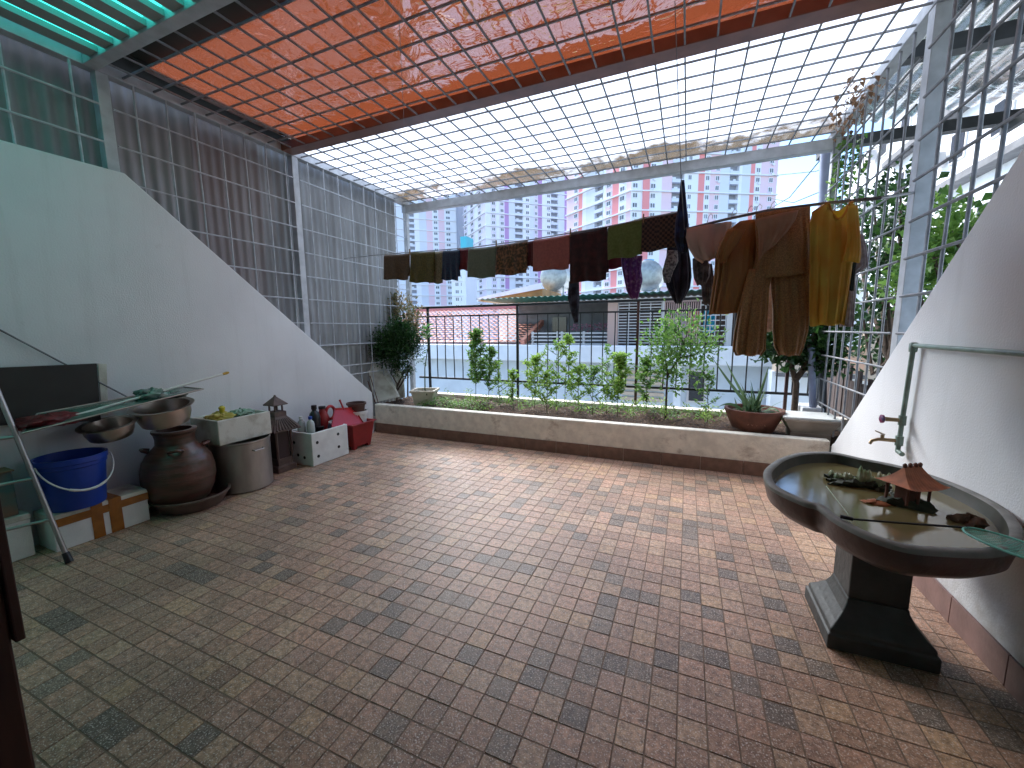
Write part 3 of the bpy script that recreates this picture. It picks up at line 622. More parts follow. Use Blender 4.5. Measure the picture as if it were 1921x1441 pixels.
# ------------------------------------------------------------------ far apartment towers
tm = {'w': M('tower_white', (.82, .84, .88), rough=.8), 'b': M('tower_blue_grey', (.70, .73, .80), rough=.8), 'p': M('tower_pale_pink', (.82, .62, .68), rough=.8),
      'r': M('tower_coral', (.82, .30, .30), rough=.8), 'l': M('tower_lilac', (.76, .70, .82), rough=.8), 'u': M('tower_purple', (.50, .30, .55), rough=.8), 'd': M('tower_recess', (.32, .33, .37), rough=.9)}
m_tglass = M('tower_glass', (.24, .25, .28), rough=.2, var=.6, vscale=.4)
def facade(parent, A, B, strips, z0, z1, fl=3.15, band=2):
    A = Vector(A); B = Vector(B); e = (B - A).normalized(); n = Vector((e.y, -e.x)); L = (B - A).length
    if n.dot(A) > 0: n = -n
    tot = sum(s[1] for s in strips); t = 0; walls = {}; win = MB(); frm = MB(); bal = MB(); bnd = MB()
    def bx(mb, a, b, d0, d1, za, zb):
        p = [A + e * a + n * d0, A + e * b + n * d0, A + e * b + n * d1, A + e * a + n * d1]
        mb.add([(q.x, q.y, za) for q in p] + [(q.x, q.y, zb) for q in p], [(0, 3, 2, 1), (4, 5, 6, 7), (0, 1, 5, 4), (1, 2, 6, 5), (2, 3, 7, 6), (3, 0, 4, 7)])
    nf = int((z1 - z0) / fl)
    for kind, wd in strips:
        a = t / tot * L; b = (t + wd) / tot * L; t += wd
        base = kind[0]; feat = kind[1:] 
        if feat == 'B':       # balcony bay
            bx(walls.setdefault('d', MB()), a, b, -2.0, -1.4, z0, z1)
            for f in range(nf):
                z = z0 + f * fl; bx(bal, a, b, -1.4, .2, z - .15, z + .9 + .2 * random.random())
                if random.random() < .6: q = a + (b - a) * random.uniform(.1, .6); bx(frm, q, q + (b - a) * .3, -1.2, -.9, z + .9, z + 1.9)
        else:
            dep = .5 if feat == 'P' else 0
            bx(walls.setdefault(base, MB()), a, b, -2.0, dep, z0, z1)
            if feat == 'W':
                for f in range(nf):
                    z = z0 + f * fl; m_ = (b - a) * .14
                    bx(frm, a + m_, b - m_, -.1, .14, z + .75, z + 2.45); mid = (a + b) / 2
                    bx(win, a + m_ * 1.7, mid - .12, .1, .2, z + .95, z + 2.25); bx(win, mid + .12, b - m_ * 1.7, .1, .2, z + .95, z + 2.25)
                    if random.random() < .35: bx(frm, mid, mid + .8, .2, .6, z + .1, z + .7)
    for f in range(0, nf, band): bx(bnd, 0, L, .0, .75, z0 + f * fl - .28, z0 + f * fl + .12)
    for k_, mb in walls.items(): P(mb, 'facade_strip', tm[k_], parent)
    for nm_, mb, mt_ in (('window_frames', frm, tm['w']), ('window_panes', win, m_tglass), ('balconies', bal, tm['b']), ('floor_bands', bnd, tm['w'])):
        if mb.v: tag(P(mb, nm_, mt_, parent), kind='stuff')
def sd2(u, D): d = ray(u, 500); q = Vector((d.x, d.y)).normalized() * D; return q
Z0 = -9
t3 = empty('apartment_tower', (-20, 150, Z0), 'coral and white apartment tower filling the right half of the back view', 'building')
c3, l3, r3 = sd2(1180, 150), sd2(1062, 176), sd2(1446, 177)
core = MB().prism([(c3.x, c3.y, Z0), (l3.x, l3.y, Z0), (l3.x + 25, l3.y + 50, Z0), (r3.x, r3.y + 50, Z0), (r3.x, r3.y, Z0)], (0, 0, 100))
core.v = [(x * 1.012, y * 1.012 + 2.2, z) for x, y, z in core.v]; P(core, 'core', tm['b'], t3)
facade(t3, l3, c3, [('p', 2), ('pW', 1.5), ('r', 1), ('w', 1), ('b', 2.2), ('wB', 2), ('w', .6), ('pW', 1.6), ('r', 1.4), ('wW', 1.6), ('p', 1)], Z0, 93)
facade(t3, c3, r3, [('wW', 1.2), ('w', .6), ('rP', 1), ('wW', 1.2), ('w', .8), ('p', 1.6), ('wB', 1.9), ('w', .5), ('wW', .8), ('w', 1), ('r', 1), ('wW', .9), ('p', .7), ('pW', .9), ('b', 1.6), ('wB', 1.5), ('w', .5), ('b', 1.4), ('r', .7), ('wW', 1), ('p', 1.2), ('pW', 1), ('p', .6)], Z0, 93)
t2 = empty('apartment_tower', (-90, 200, Z0), 'lilac apartment tower with purple stripes, left of the coral tower', 'building')
c2, l2, r2 = sd2(912, 215), sd2(872, 245), sd2(1066, 232)
core = MB().prism([(c2.x, c2.y, Z0), (l2.x, l2.y, Z0), (l2.x, l2.y + 50, Z0), (r2.x, r2.y + 50, Z0), (r2.x, r2.y, Z0)], (0, 0, 125))
core.v = [(x * 1.012, y * 1.012 + 2.2, z) for x, y, z in core.v]; P(core, 'core', tm['b'], t2)
facade(t2, l2, c2, [('lW', 1), ('w', .7), ('lW', 1), ('w', .8), ('lW', 1), ('l', .7)], Z0, 115)
facade(t2, c2, r2, [('w', 1), ('lW', 1), ('w', .6), ('lW', 1), ('u', .8), ('b', 1.2), ('wB', 1.5), ('w', .4), ('wW', 1), ('b', .8), ('lW', .8), ('u', .8), ('w', .8), ('wW', 1), ('wB', 1.4), ('b', 1.4), ('u', .9)], Z0, 115)
t1 = empty('apartment_tower', (-140, 215, Z0), 'palest pink and white apartment tower at the left end of the view', 'building')
a1, b1 = sd2(700, 255), sd2(858, 258)
core = MB().prism([(a1.x, a1.y, Z0), (a1.x, a1.y + 40, Z0), (b1.x, b1.y + 40, Z0), (b1.x, b1.y, Z0)], (0, 0, 125)); core.v = [(x * 1.012, y * 1.012 + 2.2, z) for x, y, z in core.v]; P(core, 'core', tm['b'], t1)
facade(t1, a1, b1, [('wW', 1), ('w', 1), ('b', 1), ('wW', 1), ('b', 1.2), ('wB', 1.6), ('w', .8), ('b', 1.2), ('p', 1), ('wW', 1), ('p', 1), ('wW', 1.2), ('w', .8)], Z0, 115)
t0 = empty('office_block', (-105, 190, Z0), 'low white block with a cyan top between the pink and lilac towers', 'building')
q0, q1 = sd2(846, 180), sd2(876, 180)
facade(t0, q0, q1, [('w', .5), ('wW', 1), ('wW', 1), ('w', .4)], Z0, 34)
P(MB().box((q0.x + q1.x) / 2, q1.x, q1.y, q1.y + 6, 34.1, 41), 'rooftop_sign', M('cyan_panel', (.08, .5, .6), rough=.5), t0)
P(MB().box(q0.x, q1.x, q0.y + 2, q0.y + 12, Z0, 34), 'core', tm['w'], t0)

# white building seen through the right grille
rb = empty('white_apartment_house', (9, 10, -9), 'white apartment house with dark windows seen through the right grille', 'building')
bxp = 9.0
P(MB().box(bxp, bxp + 6, 3, 34, -9, 11.5), 'wall', m_pale, rb)
for z in (0.5, 3.6, 6.7, 9.4):
    P(MB().box(bxp - .5, bxp - .001, 3, 27, z - .12, z + .12), 'ledge', m_greyh if z > 6 else m_pale, rb)
    for k in range(12):
        y0 = 5 + k * 2.3 + random.uniform(-.2, .2)
        w = P(MB().box(bxp - .06, bxp - .002, y0, y0 + .95, z + .9, z + 2.0), 'window', m_wframe, rb)
        w2 = P(MB().box(bxp - .08, bxp - .061, y0 + .07, y0 + .88, z + .97, z + 1.93), 'pane', m_glass, w)
        if k % 3 == 1: P(MB().box(bxp - .45, bxp - .085, y0 + 1.1, y0 + 1.7, z + 1.0, z + 1.5), 'air_conditioner', m_wframe, rb)
# neighbour's awning and fence on the right
m_grb = M('awning_steel', (.07, .075, .08), rough=.6, var=.4)
na = empty('corrugated_awning', (2.5, 4, 3.5), 'grey translucent corrugated awning outside the right grille', 'awning')
mb = MB(); mb.grid(lambda a, b: (1.47 + a * 6, .5 + b * 6.6, 4.02 + .018 * math.sin((a * 6) / .18 * 2 * math.pi) + b * .12), 300, 4)
P(mb, 'awning_sheet', sheet_mat('awning_plastic', (.12, .14, .135), (.13, .15, .145), tfac=.5), na, smooth=179)
for yy in (1.2, 3.1, 5.0, 6.95): P(MB().box(1.47, 7.4, yy, yy + .12, 3.84, 3.97), 'beam', m_grb, na)
for xx in (1.5, 3.3, 5.2): P(MB().box(xx, xx + .06, .5, 7.05, 3.74, 3.839), 'rafter', m_grb, na)
ob = M('old_brown_boards', (.075, .05, .042), rough=.85, var=.5, vscale=8, stretch=(6, 6, 1))
bf = empty('board_fence', (1.75, 4.5, -1), 'weathered brown board fence just outside the far right grille', 'fence')
yy = 2.4; k = 0
while yy < 6.6:
    wdt = random.uniform(.10, .16); P(MB().box(1.72, 1.745, yy, yy + wdt, -1.0, .98 + random.uniform(-.12, .10)), 'fence_board', ob, bf); yy += wdt + random.choice((.01, .02, .05)); k += 1
P(MB().box(1.747, 1.79, 2.4, 6.6, .55, .62), 'fence_rail', ob, bf)

# power lines in the sky gap
for (ua, va, ub, vb, yy) in ((1440, 395, 1570, 262, 9), (1445, 372, 1575, 345, 10), (1445, 330, 1700, 255, 11)):
    p0, p1 = ony(ua, va, yy + 8), ony(ub, vb, yy); pm = p0.lerp(p1, .5) - Vector((0, 0, .25))
    thing(MB().tube([p0, pm, p1], .012, 5), 'power_line', m_rail, p0, 'thin black cable crossing the blue sky %s' % {9: 'steeply', 10: 'almost level', 11: 'highest of the cables'}[yy], 'cable')

# ------------------------------------------------------------------ vegetation
def crown(mb, c, rad, nclump, nleaf, L, w, spread=.32, up=.3, m=0, rn=random):
    c = Vector(c); rad = Vector(rad)
    for _ in range(nclump):
        while True:
            q = Vector((rn.uniform(-1, 1), rn.uniform(-1, 1), rn.uniform(-1, 1)))
            if .15 < q.length < 1: break
        cc = c + Vector((q.x * rad.x, q.y * rad.y, q.z * rad.z)); ms = spread * min(rad)
        for _ in range(nleaf):
            p = cc + Vector((rn.gauss(0, ms), rn.gauss(0, ms), rn.gauss(0, ms)))
            d = (p - c).normalized() * .7 + Vector((rn.uniform(-1, 1), rn.uniform(-1, 1), rn.uniform(-.6, 1) + up)) * .7
            s = rn.uniform(.65, 1.2); mb.leaf(p, d, Vector((rn.uniform(-.9, .9), rn.uniform(-.9, .9), 1)), L * s, w * s, m)
def sapling(u, vt, y, label, lm, nb=7, L=.05, w=.022, lean=0, dens=9, grp='young plants growing in the planter bed', rr=.12, zb=.37):
    L *= 1.0; w *= 1.25; L *= random.uniform(1.0, 1.4); w *= random.uniform(.75, 1.0); dens = int(dens * random.uniform(2.4, 4)); nb = int(nb * 1.3); rr *= random.uniform(1.4, 2.0)
    b = ony(u, 745, y); b.z = zb; tp = ony(u + lean, vt, y)
    h = tp.z - zb; stems = []; lv = MB()
    ax = [Vector((b.x + (tp.x - b.x) * t + random.uniform(-.012, .012), y + random.uniform(-.012, .012), zb + h * t)) for t in (0, .25, .5, .75, 1)]; stems.append(ax)
    for k in range(nb):
        t = .25 + .72 * k / nb; p = ax[0].lerp(ax[-1], t); a = random.uniform(0, 6.28); ln = rr * (1.15 - t * .6) * random.uniform(.6, 1.2)
        q = p + Vector((math.cos(a) * ln, math.sin(a) * ln * .7, ln * .75)); stems.append([p, p.lerp(q, .5) + Vector((0, 0, -.01)), q])
        for _ in range(dens):
            s = random.random(); c = p.lerp(q, .12 + .88 * s); aa = random.uniform(0, 6.28)
            lv.leaf(c + Vector((random.gauss(0, .012), random.gauss(0, .012), random.gauss(0, .012))), Vector((math.cos(aa), math.sin(aa), random.uniform(-.5, 1.2))), Vector((random.gauss(0, .8), random.gauss(0, .8), .8)), L * random.uniform(.6, 1.2), w * random.uniform(.7, 1.2))
    for _ in range(dens * 2):
        aa = random.uniform(0, 6.28); lv.leaf(ax[-1] + Vector((random.gauss(0, .02), random.gauss(0, .02), random.uniform(-.10, .02))), Vector((math.cos(aa), math.sin(aa), random.uniform(.2, 1.3))), Vector((random.gauss(0, .8), random.gauss(0, .8), .8)), L * random.uniform(.7, 1.2), w)
    plant('sapling', label, (b.x, y, zb), stems, lv, lm, 'sapling', grp, stem_r=.0055)
sapling(893, 622, 5.45, 'tallest dense narrow sapling at the left of the row', l_mid, nb=22, L=.045, w=.024, dens=20, rr=.13)
sapling(915, 655, 5.40, 'narrow sapling leaning right beside the tallest dense one', l_mid, nb=12, L=.045, w=.022, dens=12, lean=6)
sapling(938, 682, 5.3, 'short sparse sapling right of the dense narrow pair', l_light, nb=6, dens=5, lean=-6)
sapling(962, 698, 5.2, 'low bright green sapling in front of the railing post', l_light, nb=7, L=.06, dens=8)
sapling(1003, 672, 5.25, 'bushy bright green sapling below the white balustrade', l_light, nb=12, L=.065, w=.028, dens=12, rr=.2)
sapling(1026, 700, 5.1, 'low light green seedling between two taller saplings', l_light, nb=7, L=.055, dens=9)
sapling(1045, 645, 5.4, 'thin leggy sapling with a sparse tip', l_mid, nb=9, L=.05, dens=4, rr=.15)
sapling(1060, 632, 5.35, 'tall thin sapling with a bright leafy top', l_light, nb=8, L=.06, w=.026, dens=12, lean=4)
sapling(1086, 690, 5.3, 'leafy sapling right of the tall thin one', l_light, nb=9, L=.06, dens=8)
sapling(1112, 690, 5.2, 'small round leafed sapling in the middle of the planter', l_mid, nb=8, L=.055, dens=9, rr=.16)
sapling(1138, 650, 5.35, 'thin bare stemmed sapling left of the bright upright one', l_mid, nb=7, L=.045, dens=5)
sapling(1160, 668, 5.2, 'bright upright sapling with dense long leaves', l_light, nb=14, L=.065, w=.026, dens=13, rr=.13)
sapling(1213, 672, 5.4, 'narrow sapling at the left foot of the small leafy tree', l_mid, nb=12, L=.05, dens=9)
sapling(1330, 700, 5.35, 'low sapling right of the small leafy tree', l_mid, nb=6, L=.05, dens=6)
def up_tree(name, label, u, v0, y, pts, crowns, lm, L, w, tr=.014, sm=m_stem, nleaf=16, zb=.36, cat='tree', nc=60):
    b = ony(u, v0, y); b.z = zb; stems = []
    for line in pts: stems.append([b if i == 0 and q is None else ony(q[0], q[1], y + q[2]) for i, q in enumerate(line)])
    lv = MB()
    L *= 1.25; w *= 1.35
    for (cu, cv, cr, cy_, n_) in crowns:
        n_ = int(n_ * 1.5)
        c = ony(cu, cv, y + cy_); s = cr / 120.0; crown(lv, c, (s, s * .75, s * .8), n_, nleaf, L, w)
    return plant(name, label, b, stems, lv, lm, cat, None, sm, tr)
up_tree('small_tree', 'airy small leafed young tree in the planter right of centre', 1250, 745, 5.3,
        [[None, (1252, 700, 0), (1246, 660, 0), (1240, 640, 0)], [(1252, 705, 0), (1275, 670, .05), (1285, 640, .05), (1290, 622, 0)], [(1275, 672, .05), (1305, 665, -.05), (1322, 650, 0)], [(1250, 690, 0), (1232, 675, .1), (1222, 660, .1)], [(1285, 650, .05), (1275, 630, 0), (1262, 618, 0)]],
        [(1245, 645, 34, 0, 34), (1285, 635, 40, 0, 44), (1312, 655, 26, -.05, 18), (1232, 690, 28, .05, 16), (1262, 675, 34, 0, 14), (1300, 700, 20, .1, 8), (1255, 715, 20, 0, 7)], l_mid, .045, .026, nleaf=9)
bn = up_tree('ball_bush', 'round dark green clipped bush on thin trunks at the left end of the planter', 744, 750, 5.05,
        [[None, (745, 720, 0), (733, 700, 0), (738, 675, 0)], [(745, 725, 0), (757, 700, 0), (752, 680, 0)], [(744, 735, .05), (762, 705, .05), (770, 680, .05)]],
        [(742, 650, 40, 0, 190), (765, 640, 28, .05, 60), (722, 655, 20, -.1, 40), (755, 692, 18, 0, 20), (748, 620, 22, 0, 40)], l_dark, .030, .017, nleaf=22, cat='bush')
up_tree('reddish_shrub', 'tall shrub with reddish green leaf tips behind the round dark bush', 765, 750, 5.45,
        [[None, (765, 700, 0), (760, 620, 0), (752, 560, 0)], [(764, 660, 0), (778, 620, 0), (786, 585, 0)], [(762, 640, 0), (745, 600, 0), (738, 575, 0)]],
        [(757, 590, 30, 0, 40), (775, 600, 24, 0, 26), (748, 562, 15, 0, 12), (742, 600, 18, 0, 16), (785, 620, 18, 0, 14)], l_red, .05, .020, nleaf=8, cat='shrub')
up_tree('gnarled_tree', 'small tree with a thick twisted trunk beside the far right grille', 1492, 752, 5.45,
        [[None, (1494, 720, 0), (1484, 685, 0), (1478, 655, 0), (1470, 625, 0)], [(1490, 715, 0), (1510, 690, 0), (1516, 655, 0), (1530, 620, 0)], [(1482, 670, 0), (1462, 650, 0), (1450, 640, 0)]],
        [(1450, 640, 26, 0, 22), (1530, 640, 34, .05, 50), (1550, 670, 22, 0, 18), (1500, 660, 20, .1, 12), (1470, 650, 22, 0, 14), (1558, 620, 20, .1, 20)], l_dark, .07, .05, tr=.036, nleaf=9)
# ground cover
gc = MB()
for _ in range(1700):
    a = random.random()
    x = random.choice((random.uniform(-3.6, -2.6), random.uniform(-3.6, .2), random.uniform(-3.6, 1.2))); y = random.uniform(YP + .62 + .12 * math.sin(x * 3), YB - .05) if x > -2.6 else random.uniform(YP + .12, YP + .7)
    p = Vector((x, y, soilz(x, y) + random.uniform(0, .09))); aa = random.uniform(0, 6.28)
    gc.leaf(p, Vector((math.cos(aa), math.sin(aa), random.uniform(0, 1))), Vector((0, 0, 1)), random.uniform(.025, .05), random.uniform(.02, .035))
thing(gc, 'ground_cover', l_mid, (-2, 5.1, .37), 'low green weeds and creepers over the planter soil', 'weeds', kind='stuff')
mw = MB()
for _ in range(70):
    x0 = random.uniform(-3.3, .5); y0 = random.uniform(YP + .35, YB - .1)
    for _ in range(9):
        aa = random.uniform(0, 6.28); mw.leaf(Vector((x0 + random.gauss(0, .03), y0 + random.gauss(0, .03), soilz(x0, y0) + random.uniform(.02, .2))), Vector((math.cos(aa), math.sin(aa), random.uniform(.2, 1.2))), Vector((0, 0, 1)), random.uniform(.04, .09), random.uniform(.018, .03))
thing(mw, 'weed_tufts', l_light, (-2, 5.2, .37), 'bright green seedling tufts along the planter bed', 'weeds', kind='stuff')

# square white pot with big leaves
c = ony(798, 757, 5.02); c.z = .37
wp = empty('square_pot', c, 'cream square flowerpot at the left of the planter', 'flowerpot')
def sqpot(parent, c, b, t, h, mat, rim=.02, rimh=.03, dx=1.0, rot=0, nm='pot_body'):
    mb = MB(); rr = []
    rot_ = Matrix.Rotation(rot, 3, 'Z')
    for s, z in ((b, 0), (t, h - rimh), (t + rim, h - rimh), (t + rim, h), (t - .01, h), (t - .03, h - .06)):
        rr.append([Vector(c) + rot_ @ Vector((sx_ * s * dx, sy_ * s, z)) for sx_, sy_ in ((-1, -1), (1, -1), (1, 1), (-1, 1))])
    mb.rings(rr); return P(mb, nm, mat, parent, bevel=.006)
sqpot(wp, c, .12, .165, .25, M('cream_pot', (.62, .56, .42), rough=.6, var=.2), rot=.35)
P(MB().cbox(c + Vector((0, 0, .20)), (.26, .26, .03)), 'potting_soil', m_soil, wp)
lv = MB(); st = []
top0 = ony(800, 615, 5.05)
st.append([c + Vector((0, 0, .2)), ony(797, 690, 5.05), ony(803, 650, 5.05), top0])
for k in range(10):
    a = k * 2.4; lv.leaf(top0 + Vector((0, 0, -.02 * k)), Vector((math.cos(a), math.sin(a), .5)), Vector((0, 0, 1)), .17, .11)
for k in range(8):
    a = k * 2.1; lv.leaf(ony(796 + random.uniform(-3, 3), 660 + k * 4, 5.05), Vector((math.cos(a), math.sin(a), .4)), Vector((0, 0, 1)), .10, .05)
plant('big_leaf_plant', 'plant with broad round green leaves growing in the cream square pot', c + Vector((0, 0, .2)), st, lv, leaf_mat('leaf_broad', (.03, .12, .03), (.12, .28, .08), .35), stem_r=.010)

# brown bowl pot with spiky plant
c = ony(1412, 800, 4.98); c.z = .36
bp_ = empty('brown_pot', c, 'wide red brown clay bowl pot on the right of the planter', 'flowerpot')
P(MB().lathe(c, [(.15, 0), (.19, .03), (.27, .22), (.285, .25), (.285, .275), (.255, .275), (.23, .22)], 40, cap1=True), 'pot_body', m_clay, bp_, smooth=35)
zz_ = []
for k in range(9): a = -1.9 + k * .085; zz_.append(c + Vector((.235 * math.cos(a) , .235 * math.sin(a), .13 + (.035 if k % 2 else 0))))
P(MB().tube(zz_, .005, 5), 'zigzag_relief', M('relief_clay', (.26, .11, .06), rough=.7), bp_)
P(MB().lathe(c, [(.0, .235), (.25, .235)], 24, cap0=False), 'potting_soil', m_soil, bp_)
lv = MB()
for k in range(46):
    a = random.uniform(0, 6.28); ln = random.uniform(.18, .42); el = random.uniform(.3, 1.3); p = c + Vector((random.gauss(0, .05), random.gauss(0, .05), .235))
    d = Vector((math.cos(a) * math.cos(el), math.sin(a) * math.cos(el), math.sin(el))); sd_ = d.cross(Vector((0, 0, 1))).normalized(); w = .011
    pts = []
    for q in range(6):
        t = q / 5; pts.append(p + d * ln * t - Vector((0, 0, 1)) * ln * .5 * t * t * (1.2 - math.sin(el)))
    vs = [];
    for q, pt in enumerate(pts): ww = w * (1 - (q / 5) ** 2) + .0008; vs += [pt - sd_ * ww, pt + sd_ * ww]
    lv.add(vs, [(2 * q, 2 * q + 1, 2 * q + 3, 2 * q + 2) for q in range(5)])
def blade(lv, P0, P1, w, sag=0.0):
    P0 = Vector(P0); P1 = Vector(P1); d = (P1 - P0).normalized(); sd_ = d.cross(FW).normalized(); vs = []
    for q in range(7):
        t = q / 6; pt = P0.lerp(P1, t) - Vector((0, 0, sag * 4 * t * (1 - t))); ww = w * (1 - t ** 2.2) + .001; vs += [pt - sd_ * ww, pt + sd_ * ww + FW * .004]
    lv.add(vs, [(2 * q, 2 * q + 1, 2 * q + 3, 2 * q + 2) for q in range(6)])
b0 = c + Vector((0, 0, .235))
for (uu, vv, ww) in ((1337, 672, .018), (1362, 678, .016), (1442, 688, .018), (1440, 700, .012)): blade(lv, b0, ony(uu, vv, 4.95), ww, .02)
blade(lv, b0 + Vector((.1, 0, 0)), ony(1478, 800, 4.75), .02, -.06); blade(lv, b0 + Vector((.1, 0, 0)), ony(1470, 785, 4.8), .014, -.07)
blade(lv, b0 - Vector((.1, 0, 0)), ony(1345, 765, 4.8), .016, -.06)
plant('spiky_plant', 'spiky long leafed plant growing in the brown clay bowl', b0, [[b0 - Vector((0, 0, .02)), b0 + Vector((0, 0, .05))]], lv, leaf_mat('leaf_spiky', (.03, .09, .04), (.16, .26, .11), .3), stem_r=.01)

# foam tub with slab
c = ony(1515, 800, 4.92); c.z = .37
ft = empty('footed_trough', c, 'dirty cream rectangular trough pot covered by a white slab', 'flowerpot')
mb = MB()
for s in ((.17, .12, 0), (.17, .12, .08), (.155, .11, .085), (.155, .11, .10), (.23, .17, .22)): pass
rr = [[c + Vector((sx_ * a, sy_ * b, z)) for sx_, sy_ in ((-1, -1), (1, -1), (1, 1), (-1, 1))] for a, b, z in ((.17, .12, -.02), (.17, .12, .07), (.165, .115, .075), (.225, .17, .19), (.235, .18, .195), (.235, .18, .215))]
P(mb.rings(rr), 'trough_body', M('trough', (.30, .25, .20), rough=.8, var=.3), ft, bevel=.005)
P(MB().box(c.x - .245, c.x + .235, c.y - .16, c.y + .22, .586, .606), 'white_slab', m_foam, ft, bevel=.005)
# leaning board, rods, pipes
p = [ony(686, 668, 4.86), ony(702, 755, 4.78), ony(748, 745, 4.95), ony(722, 694, 5.02)]
thing(MB().prism(p, (.02, .02, 0)), 'leaning_board', m_foamd, p[1], 'pale polystyrene board leaning against the left end of the planter', 'board', bevel=.003)
p = [ony(742, 692, 5.25), ony(740, 752, 5.2), ony(757, 745, 5.25), ony(754, 700, 5.3)]
thing(MB().prism(p, (.02, .02, 0)), 'narrow_board', m_foamd, p[1], 'narrow whitish board standing behind the round bush trunk', 'board', bevel=.003)
for k, (ua, va, ub, vb) in enumerate(((694, 705, 710, 757), (700, 700, 702, 755), (690, 715, 705, 757))):
    thing(rod(ony(ua, va, 4.74), ony(ub, vb, 4.72), .006, 6), 'rusty_rod', m_clay, ony(ub, vb, 4.72), '%s rusty thin rod leaning beside the pale board' % ('longest', 'most upright', 'lowest')[k], 'rod')
a_, b_ = ony(1522, 652, 5.35), ony(1530, 760, 5.35); m_pvc = M('pvc_pipe', (.25, .29, .42), rough=.4, var=.2)
thing(MB().tube([a_, Vector((b_.x, b_.y, .36))], .033, 14), 'standing_pipe', m_pvc, (b_.x, b_.y, .36), 'blue grey plastic pipe standing beside the twisted tree trunk', 'pipe', smooth=50)
a_, b_ = ony(1545, 600, 5.5), ony(1548, 740, 5.5)
thing(MB().tube([a_, Vector((b_.x, b_.y, .36))], .04, 12), 'dark_pipe', M('dark_pipe', (.05, .055, .06), rough=.5), (b_.x, b_.y, .36), 'dark standing pipe nearest the far right corner post', 'pipe', smooth=50)
a_ = ony(1549, 270, 5.9); b_ = ony(1553, 600, 5.9)
thing(MB().tube([a_, Vector((b_.x, b_.y, -.5))], .05, 14), 'downpipe', m_pvc, (b_.x, b_.y, -.5), 'tall blue grey downpipe just outside the far right corner', 'pipe', smooth=50)
# end block at right of the planter
thing(MB().box(1.2, 1.40, 5.3, 5.66, .36, .62), 'end_block', m_pale, (1.3, 5.5, .36), 'white plastered block at the far right corner of the planter', 'block', bevel=.01)

# vegetation outside the right grille
def out_tree(label, cl, lm, base, L=.10, w=.07, tr=.03, nl=14):
    lv = MB()
    for (u, v, x, s, n_) in cl: crown(lv, onx(u, v, x), (s, s, s * .9), n_, nl, L, w)
    c0 = onx(cl[0][0], cl[0][1], cl[0][2])
    stems = [[base, base.lerp(c0, .5) + Vector((.05, .1, 0)), c0]]
    for q in cl[1:]: cc = onx(q[0], q[1], q[2]); stems.append([base.lerp(c0, .55), base.lerp(cc, .7), cc])
    plant('outside_tree', label, base, stems, lv, lm, 'tree', None, m_stem, tr)
out_tree('leafy green tree outside the right grille, above the sloping wall', [(1790, 430, 2.1, .24, 30), (1750, 475, 2.0, .24, 34), (1740, 410, 2.2, .2, 16), (1720, 540, 2.0, .22, 26), (1770, 500, 2.3, .3, 30)], l_mid, Vector((2.1, 3.4, -.5)), nl=8)
out_tree('darker tree outside the far right grille behind the yellow T-shirt', [(1660, 450, 2.0, .34, 36), (1640, 390, 2.2, .30, 24), (1690, 400, 2.1, .28, 24), (1655, 530, 2.0, .34, 34), (1620, 600, 1.9, .3, 22), (1690, 350, 2.3, .2, 8), (1605, 420, 2.3, .3, 14), (1620, 500, 2.4, .4, 36), (1680, 590, 2.3, .4, 30), (1650, 640, 2.2, .35, 26)], l_dark, Vector((2.1, 5.3, -.5)), nl=7)
vn = MB(); vs_ = []
for (ua, va, ub, vb) in ((1585, 265, 1590, 400), (1578, 270, 1560, 420), (1600, 250, 1615, 330)):
    pa, pb = ony(ua, va, 5.45), ony(ub, vb, 5.6); pl_ = [pa.lerp(pb, t) + Vector((random.gauss(0, .02), random.gauss(0, .03), random.gauss(0, .01))) for t in (0, .2, .4, .6, .8, 1)]; vs_.append(pl_)
    for _ in range(70): q = random.choice(pl_).lerp(random.choice(pl_), .5) + Vector((random.gauss(0, .04), random.gauss(0, .05), random.gauss(0, .03))); a = random.uniform(0, 6.28); vn.leaf(q, Vector((math.cos(a), math.sin(a), -.6)), Vector((0, 0, 1)), .07, .05)
plant('climbing_vine', 'green climbing vine around the far right corner post under the roof', vs_[0][-1], vs_, vn, l_mid, 'vine', stem_r=.006)
vn = MB(); vs_ = []
for k in range(4):
    pl_ = [onz(1560 + k * 12 + t * 45, 235 - t * 95 + k * 5, H - .045) + Vector((random.gauss(0, .02), random.gauss(0, .02), 0)) for t in (0, .25, .5, .75, 1)]; vs_.append(pl_)
    for _ in range(26): q = random.choice(pl_) + Vector((random.gauss(0, .05), random.gauss(0, .06), random.uniform(-.06, .01))); a = random.uniform(0, 6.28); vn.leaf(q, Vector((math.cos(a), math.sin(a), -.8)), Vector((0, 0, 1)), .06, .04)
plant('dry_vine', 'dried brown vine hanging under the white roof sheet at the right beam', vs_[0][0], vs_, vn, l_dry, 'vine', stem_r=.004, sm=m_stem)

